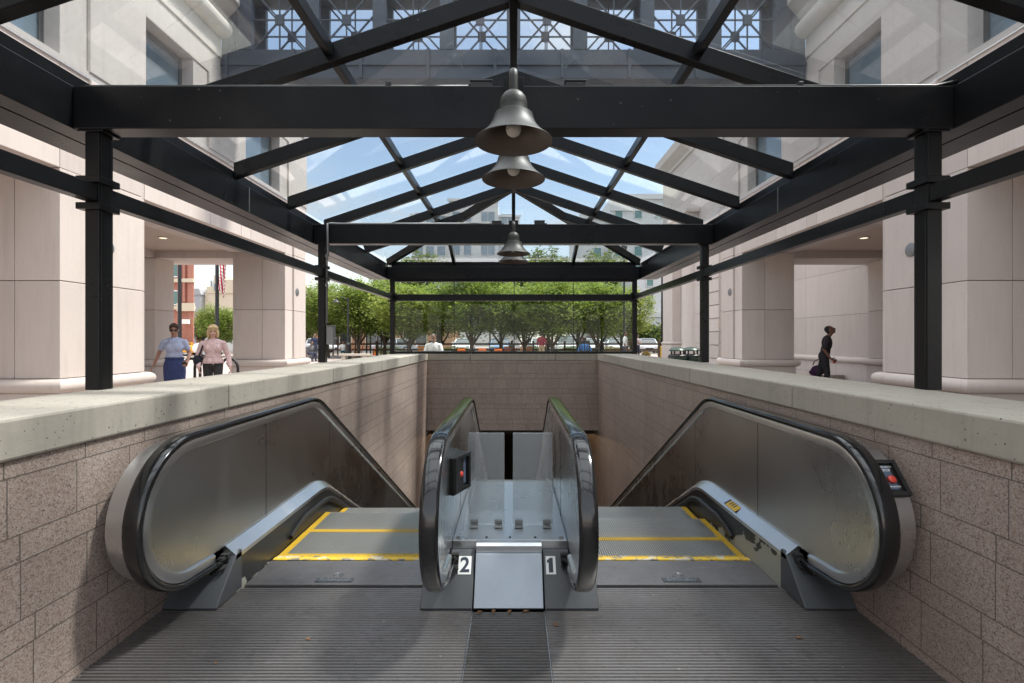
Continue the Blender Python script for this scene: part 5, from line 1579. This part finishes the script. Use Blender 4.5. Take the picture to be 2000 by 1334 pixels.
# --- woman in the blue shirt and navy skirt
W1, H1, T1 = person('woman with short brown hair and sunglasses in a pale blue shirt and navy skirt, walking', (PX(341,9.45), 9.45, 0), R(27), 1.66,
  dict(sw=.170, lean=.08, headtilt=.25, headturn=.1, elbR=(-.275,.10,1.12), wriR=(-.345,.02,.90), handR=((-.35,-.35,-.7),(0,-1,.2),.6,(.8,.3,0)),
       elbL=(.25,.06,1.12), wriL=(.235,-.14,.98), handL=((-.1,-.6,-.45),(-.6,-.3,.6),.9,(-.8,0,-.4)),
       kneeL=(.08,-.045,.50), ankL=(.09,.05,.10), kneeR=(-.08,.03,.50), ankR=(-.08,.16,.12)),
  'tan', ('brown','short'), cloth('pale_blue_cotton', (.42,.48,.66)), .55, cloth('navy_denim', (.035,.055,.16), .25, 8), 'skirt', .011, True, None, (.25,.12,.06), True, True)
shirtblue = bpy.data.materials.get('pale_blue_cotton')
cl = MB()
for sx in (-1,1):
    p = [T1((sx*.012,-.098,1.37)), T1((sx*.075,-.078,1.425)), T1((sx*.088,-.015,1.445)), T1((sx*.05,-.105,1.355))]
    q = [tuple(Vector(v)+Vector((0,-.010,.004))) for v in p]
    cl.hexa(p+q)
cl.build('collar', shirtblue, W1, bevel=.003)
bt = MB()
for z in (1.32,1.24,1.16,1.08): bt.ell(T1((0,-.128 if z > 1.2 else -.115,z)), (.006,.004,.006), 8, 6)
bt.build('button', MT['white'], W1)
ph = MB().box(-.035,.035,-.006,.006,-.06,.06).build('phone', MT['black'], None, bevel=.004)
ph.location = Vector(W1.location) + Matrix.Rotation(R(27),3,'Z') @ Vector(T1((.20,-.225,.93)))*(1.66/1.72); ph.rotation_euler = (R(40),0,R(20)); tag(ph, 'small dark phone in the hand of the woman in blue', 'phone')
# --- blonde woman
def blouse():
    n = NT('pink_patterned_blouse'); v = n.voro(44); sp = n.n('SeparateColor'); n.t.links.new(n.voro(44, out='Color'), sp.inputs[0])
    c = n.mix(n.noise(9, 3), (.60,.42,.42), (.70,.54,.52))
    c = n.mix(n.math('LESS_THAN', v, n.math('MULTIPLY', sp.outputs[0], .38)), c, (.34,.12,.16))
    return n.done(n.pbsdf(c, .8, 0, n.bump(n.noise(11, 3, .5, n.coord((1.6,1.6,.6))), .8, .05)))
bl = blouse()
W2, H2, T2 = person('blonde woman in a pink patterned blouse and dark trousers with a navy shoulder bag, walking', (PX(416,9.35), 9.35, 0), R(30), 1.63,
  dict(sw=.180, lean=.04, headtilt=.16, elbR=(-.255,.04,1.11), wriR=(-.24,-.09,.88), elbL=(.265,.05,1.11), wriL=(.30,-.05,.88),
       kneeL=(.09,-.14,.51), ankL=(.09,-.02,.09), kneeR=(-.09,.02,.50), ankR=(-.09,.22,.13)),
  'fair', ('blonde','bob'), bl, 1.92, cloth('charcoal_trousers', (.030,.028,.030)), 'pants', .011, True, None, (.03,.03,.03), True)
pe = MB(); seg = 36; prof = [(.158,.122,1.06),(.178,.140,1.02),(.196,.152,.955),(.190,.148,.95)]; vs = []; fs = []
for rx, ry, z in prof:
    for k in range(seg):
        a = 2*PI*k/seg; wv = 1+.05*sin(9*a)*(1.08-z)*7; vs.append((rx*cos(a)*wv, .004+ry*sin(a)*wv, z))
for i in range(len(prof)-1):
    for k in range(seg): k2=(k+1)%seg; fs.append([i*seg+k,i*seg+k2,(i+1)*seg+k2,(i+1)*seg+k])
pe.add(vs, fs).build('blouse_hem', bl, W2, 60)
MB().tube([(.0,-.148,1.045),(.012,-.156,.99),(.008,-.155,.92)], .006, 6).build('tie', bl, W2)
nv_ = cloth('navy_bag', (.010,.014,.028))
bag = empty('shoulder_bag', tuple(Vector(W2.location) + Matrix.Rotation(R(30),3,'Z') @ Vector((-.245,.07,.96))), R(30), 'navy bag hanging from the shoulder of the blonde woman', 'bag')
blob([('e',(0,0,0),(.085,.17,.12)),('e',(0,.02,-.05),(.075,.19,.09))], .012, 'bag_body', nv_, bag)
MB().tube([(.02,-.12,.08),(.075,-.125,.26),(.095,-.08,.40),(.085,-.01,.435),(.07,.07,.38),(.03,.13,.08)], .014, 8).build('strap', nv_, bag, True)
# --- man in black, right arcade, facing right, looking up
tee = cloth('black_tee', (.028,.021,.028)); trs = cloth('black_trousers', (.022,.020,.025))
W3, H3, T3 = person('man in black tee shirt and trousers looking up, walking in the right arcade', (PX(1610,12.2), 12.2, 0), R(60), 1.72,
  dict(lean=.16, headtilt=-.50, elbR=(-.24,.05,1.11), wriR=(-.235,-.13,.90), elbL=(.23,.02,1.12), wriL=(.24,-.02,.86), handR=((0,-.8,-.35),(0,-.3,.9),.7,(.6,0,-.6)),
       kneeL=(.09,.10,.52), ankL=(.09,.18,.10), kneeR=(-.09,-.06,.50), ankR=(-.09,.02,.085)),
  'dark', ('black','crop'), tee, .85, trs, 'pants', .012, True)
RM = Matrix.Rotation(R(60), 3, 'Z')
bg = empty('duffel_bag', tuple(Vector(W3.location) + RM @ Vector((.22,.12,.60))), R(60), 'purple and black duffel bag carried by the man in black', 'bag')
blob([('e',(0,0,-.03),(.10,.17,.13)),('e',(0,.06,-.09),(.10,.15,.09))], .012, 'bag_body', cloth('purple_nylon', (.045,.016,.06), .6, 5), bg)
MB().tube([(.03,-.12,.06),(.03,-.10,.20),(.03,-.02,.25),(.03,.08,.20),(.03,.12,.09)], .012, 8).build('handle', MT['black'], bg, True)
hp = T3((-.235,-.13,.90)); hd_ = Vector((0,-.8,-.35)).normalized()
cup = MB().lathe([(0,-.055),(.028,-.055),(.034,.05),(0,.05)], seg=16).build('red_can', simple('red_can_paint', (.45,.03,.03), .35), None, 40)
cup.location = Vector(W3.location) + RM @ (Vector(hp) + hd_*.085 + Vector((.03,0,-.02))); cup.rotation_euler = (0, R(20), 0); tag(cup, 'small red can in the hand of the man in black', 'can')
# --- people on the plaza beyond
SIT = dict(hipz=.50, kneeL=(.13,-.42,.50), ankL=(.13,-.40,.09), kneeR=(-.13,-.42,.50), ankR=(-.13,-.40,.09))
STOOL = dict(hipz=.74, kneeL=(.13,-.40,.72), ankL=(.13,-.36,.30), kneeR=(-.13,-.40,.72), ankR=(-.13,-.36,.30))
def mix(a, **k): d = dict(a); d.update(k); return d
G = 'people on the plaza beyond the glass screen'
wt = cloth('white_cotton', (.78,.78,.77)); gr_ = cloth('grey_cotton', (.14,.14,.15)); khaki = cloth('khaki_cotton', (.36,.27,.17)); dk = cloth('dark_denim', (.04,.05,.08))
person('man in a white polo shirt seated at a table behind the glass, head bowed', (PX(848,15.0), 15.0, 0), 0, 1.74,
  mix(STOOL, lean=.20, headtilt=.55, sw=.20, elbL=(.27,-.10,1.12), wriL=(.06,-.30,1.10), elbR=(-.27,-.10,1.12), wriR=(-.10,-.30,1.08)), 'brown', ('black','crop'), wt, .8, dk, 'pants', .013, False, G)
ch = None
person('person in a bright blue top seated with their back to us behind the glass', (PX(1142,19.5), 19.5, 0), R(170), 1.62, mix(STOOL, lean=.15, headtilt=.3, elbL=(.27,-.06,1.12), wriL=(.10,-.28,1.05), elbR=(-.27,-.06,1.12), wriR=(-.10,-.28,1.05)), 'brown', ('brown','short'), cloth('bright_blue_top', (.05,.17,.42), .3, 9), .8, dk, 'pants', .014, False, G)
person('man in a maroon shirt and khaki trousers standing with his back to us', (PX(1058,28), 28, 0), R(165), 1.78, dict(sw=.20), 'brown', ('black','crop'), cloth('maroon_shirt', (.20,.02,.035)), 1.3, khaki, 'pants', .016, False, G)
person('man in a white tee shirt standing side on at the right end of the glass', (PX(1221,25), 25, 0), R(75), 1.80, dict(elbL=(.22,-.06,1.13), wriL=(.16,-.28,1.22)), 'dark', ('black','crop'), wt, .85, dk, 'pants', .016, False, G)
person('person in a striped white top beyond the screen corner post, arms folded', (PX(1245,33), 33, 0), R(20), 1.72, dict(elbL=(.25,-.04,1.12), wriL=(.02,-.17,1.13), elbR=(-.25,-.04,1.12), wriR=(-.02,-.18,1.10)), 'brown', ('black','short'), cloth('striped_top', (.55,.50,.50), .4, 30), 1.2, dk, 'pants', .016, False, G)
person('person in grey seated among the orange chairs, centre of the screen', (PX(999,34.6), 34.6, 0), R(150), 1.7, mix(SIT, lean=.1), 'brown', ('black','short'), gr_, .85, dk, 'pants', .018, False, G)
person('man in white seated on a bench by the shelter, far left', (PX(670,35.5), 35.5, 0), R(25), 1.72, mix(SIT, lean=.2, headtilt=.3, elbL=(.27,-.10,1.12), wriL=(.12,-.30,1.0), elbR=(-.27,-.10,1.12), wriR=(-.12,-.30,1.0)), 'dark', ('black','crop'), wt, .85, cloth('teal_trousers', (.03,.11,.11)), 'pants', .016, False, G)
person('person in navy standing beside the left pier', (PX(615,33), 33, 0), R(30), 1.75, None, 'dark', ('black','crop'), cloth('navy_top', (.02,.03,.07)), 1.3, dk, 'pants', .016, False, G)
person('person in dark clothes seated low beside the left pier', (PX(605,30), 30, 0), R(60), 1.7, mix(SIT, lean=.3, headtilt=.3), 'dark', ('black','crop'), gr_, 1.3, dk, 'pants', .016, False, G)
bench2 = empty('slat_bench', (PX(663,35.7), 35.75, 0), R(10), 'dark slatted bench the far left man in white sits on', 'bench')
m = MB()
for k in range(4): m.box(-.9,.9,-.22+k*.11,-.14+k*.11,.42,.45)
m.build('seat', MT['wood'], bench2)
for sx in (-.75,.75): MB().box(sx-.04,sx+.04,-.2,.2,0,.42).build('support', MT['iron'], bench2)
for px, y, rz, lab in ((848,15.25,R(0),'dark chair under the man in the white polo shirt'),(1142,19.3,R(170),'dark chair under the person in blue'),(605,30.1,R(60),'dark chair under the person seated by the left pier')):
    chair(px, y, rz, 'iron', lab, 1.52 if px > 700 else 1)
# ------------------------------------------------------------------ light and sky
CLOUD_FILL, SKYT = 6.0, (.88,.80,.72)
SUN_EL, SUN_AZ = 61, 78         # azimuth measured from straight ahead (+Y) toward the right (+X)
w = bpy.data.worlds.new("World"); scene.world = w; w.use_nodes = True
nt = w.node_tree; nt.nodes.clear()
def N(t): return nt.nodes.new('ShaderNode'+t)
out = N('OutputWorld'); bg_ = N('Background'); bg_.inputs[1].default_value = .15
sky = N('TexSky'); sky.sky_type = 'NISHITA'; sky.sun_disc = False
sky.sun_elevation = R(SUN_EL); sky.sun_rotation = R(SUN_AZ); sky.air_density = 1.15; sky.dust_density = .5; sky.ozone_density = 1.2
tc = N('TexCoord'); sep = N('SeparateXYZ'); nt.links.new(tc.outputs['Generated'], sep.inputs[0])
def m(op, a, b=None, c=None):
    n = N('Math'); n.operation = op
    for i, v in enumerate((a,b,c)):
        if v is None: continue
        if hasattr(v, 'is_output'): nt.links.new(v, n.inputs[i])
        else: n.inputs[i].default_value = v
    return n.outputs[0]
zc = m('ADD', m('MAXIMUM', sep.outputs[2], 0.0), .16)
cv = N('CombineXYZ'); nt.links.new(m('DIVIDE', sep.outputs[0], zc), cv.inputs[0]); nt.links.new(m('DIVIDE', sep.outputs[1], zc), cv.inputs[1])
no = N('TexNoise'); no.inputs['Scale'].default_value = 1.15; no.inputs['Detail'].default_value = 7; no.inputs['Roughness'].default_value = .56
nt.links.new(cv.outputs[0], no.inputs['Vector'])
mr = N('MapRange'); mr.clamp = True; mr.interpolation_type = 'SMOOTHSTEP'
mr.inputs[1].default_value = .46; mr.inputs[2].default_value = .72; nt.links.new(no.outputs[0], mr.inputs[0])
hz_ = N('MapRange'); hz_.clamp = True; hz_.inputs[1].default_value = .30; hz_.inputs[2].default_value = .0; hz_.inputs[3].default_value = .06; hz_.inputs[4].default_value = .6
nt.links.new(sep.outputs[2], hz_.inputs[0])
cover = m('MINIMUM', m('ADD', m('MULTIPLY', mr.outputs[0], .85), hz_.outputs[0]), .95)
no2 = N('TexNoise'); no2.inputs['Scale'].default_value = 2.6; no2.inputs['Detail'].default_value = 6; nt.links.new(cv.outputs[0], no2.inputs['Vector'])
def sm(v, a, b):
    r_ = N('MapRange'); r_.clamp = True; r_.interpolation_type = 'SMOOTHSTEP'; r_.inputs[1].default_value = a; r_.inputs[2].default_value = b
    nt.links.new(v, r_.inputs[0]); return r_.outputs[0]
# high cloud with unseen fill light added overhead and behind camera, bluer low ahead
cloud_fill = m('MAXIMUM', sm(sep.outputs[2], .44, .82), m('MULTIPLY', sm(m('MULTIPLY', sep.outputs[1], -1.0), -.1, .6), .5))
cover2 = m('MAXIMUM', cover, m('MULTIPLY', cloud_fill, .9))
bright = m('MULTIPLY_ADD', cloud_fill, CLOUD_FILL, 2.9)
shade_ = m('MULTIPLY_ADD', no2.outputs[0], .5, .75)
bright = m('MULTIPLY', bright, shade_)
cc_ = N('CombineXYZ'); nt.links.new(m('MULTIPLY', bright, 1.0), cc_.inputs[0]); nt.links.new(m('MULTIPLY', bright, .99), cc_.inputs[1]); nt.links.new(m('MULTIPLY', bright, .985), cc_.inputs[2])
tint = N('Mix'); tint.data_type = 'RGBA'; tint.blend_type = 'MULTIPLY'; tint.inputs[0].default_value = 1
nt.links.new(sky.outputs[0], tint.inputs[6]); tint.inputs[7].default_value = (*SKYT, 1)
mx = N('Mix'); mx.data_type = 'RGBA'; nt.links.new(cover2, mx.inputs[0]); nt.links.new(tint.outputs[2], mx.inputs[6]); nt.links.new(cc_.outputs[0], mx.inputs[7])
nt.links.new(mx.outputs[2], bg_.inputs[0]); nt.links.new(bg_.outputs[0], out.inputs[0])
sd = bpy.data.lights.new('sun', 'SUN'); sd.energy = 2.5; sd.angle = R(6); sd.color = (1,.95,.87)
so = bpy.data.objects.new('sun', sd); COL.objects.link(so)
dv = Vector((sin(R(SUN_AZ))*cos(R(SUN_EL)), cos(R(SUN_AZ))*cos(R(SUN_EL)), sin(R(SUN_EL))))
so.rotation_euler = dv.to_track_quat('Z', 'Y').to_euler(); so.location = (0,0,30)
vs_ = scene.view_settings; vs_.view_transform = 'Standard'; vs_.look = 'None'; vs_.gamma = 1; vs_.exposure = 1.2
scene.display_settings.display_device = 'sRGB'
scene.cycles.max_bounces = 12; scene.cycles.transparent_max_bounces = 24; scene.cycles.diffuse_bounces = 5; scene.cycles.glossy_bounces = 5
scene.cycles.caustics_reflective = False; scene.cycles.caustics_refractive = False
scene.cycles.use_denoising = True
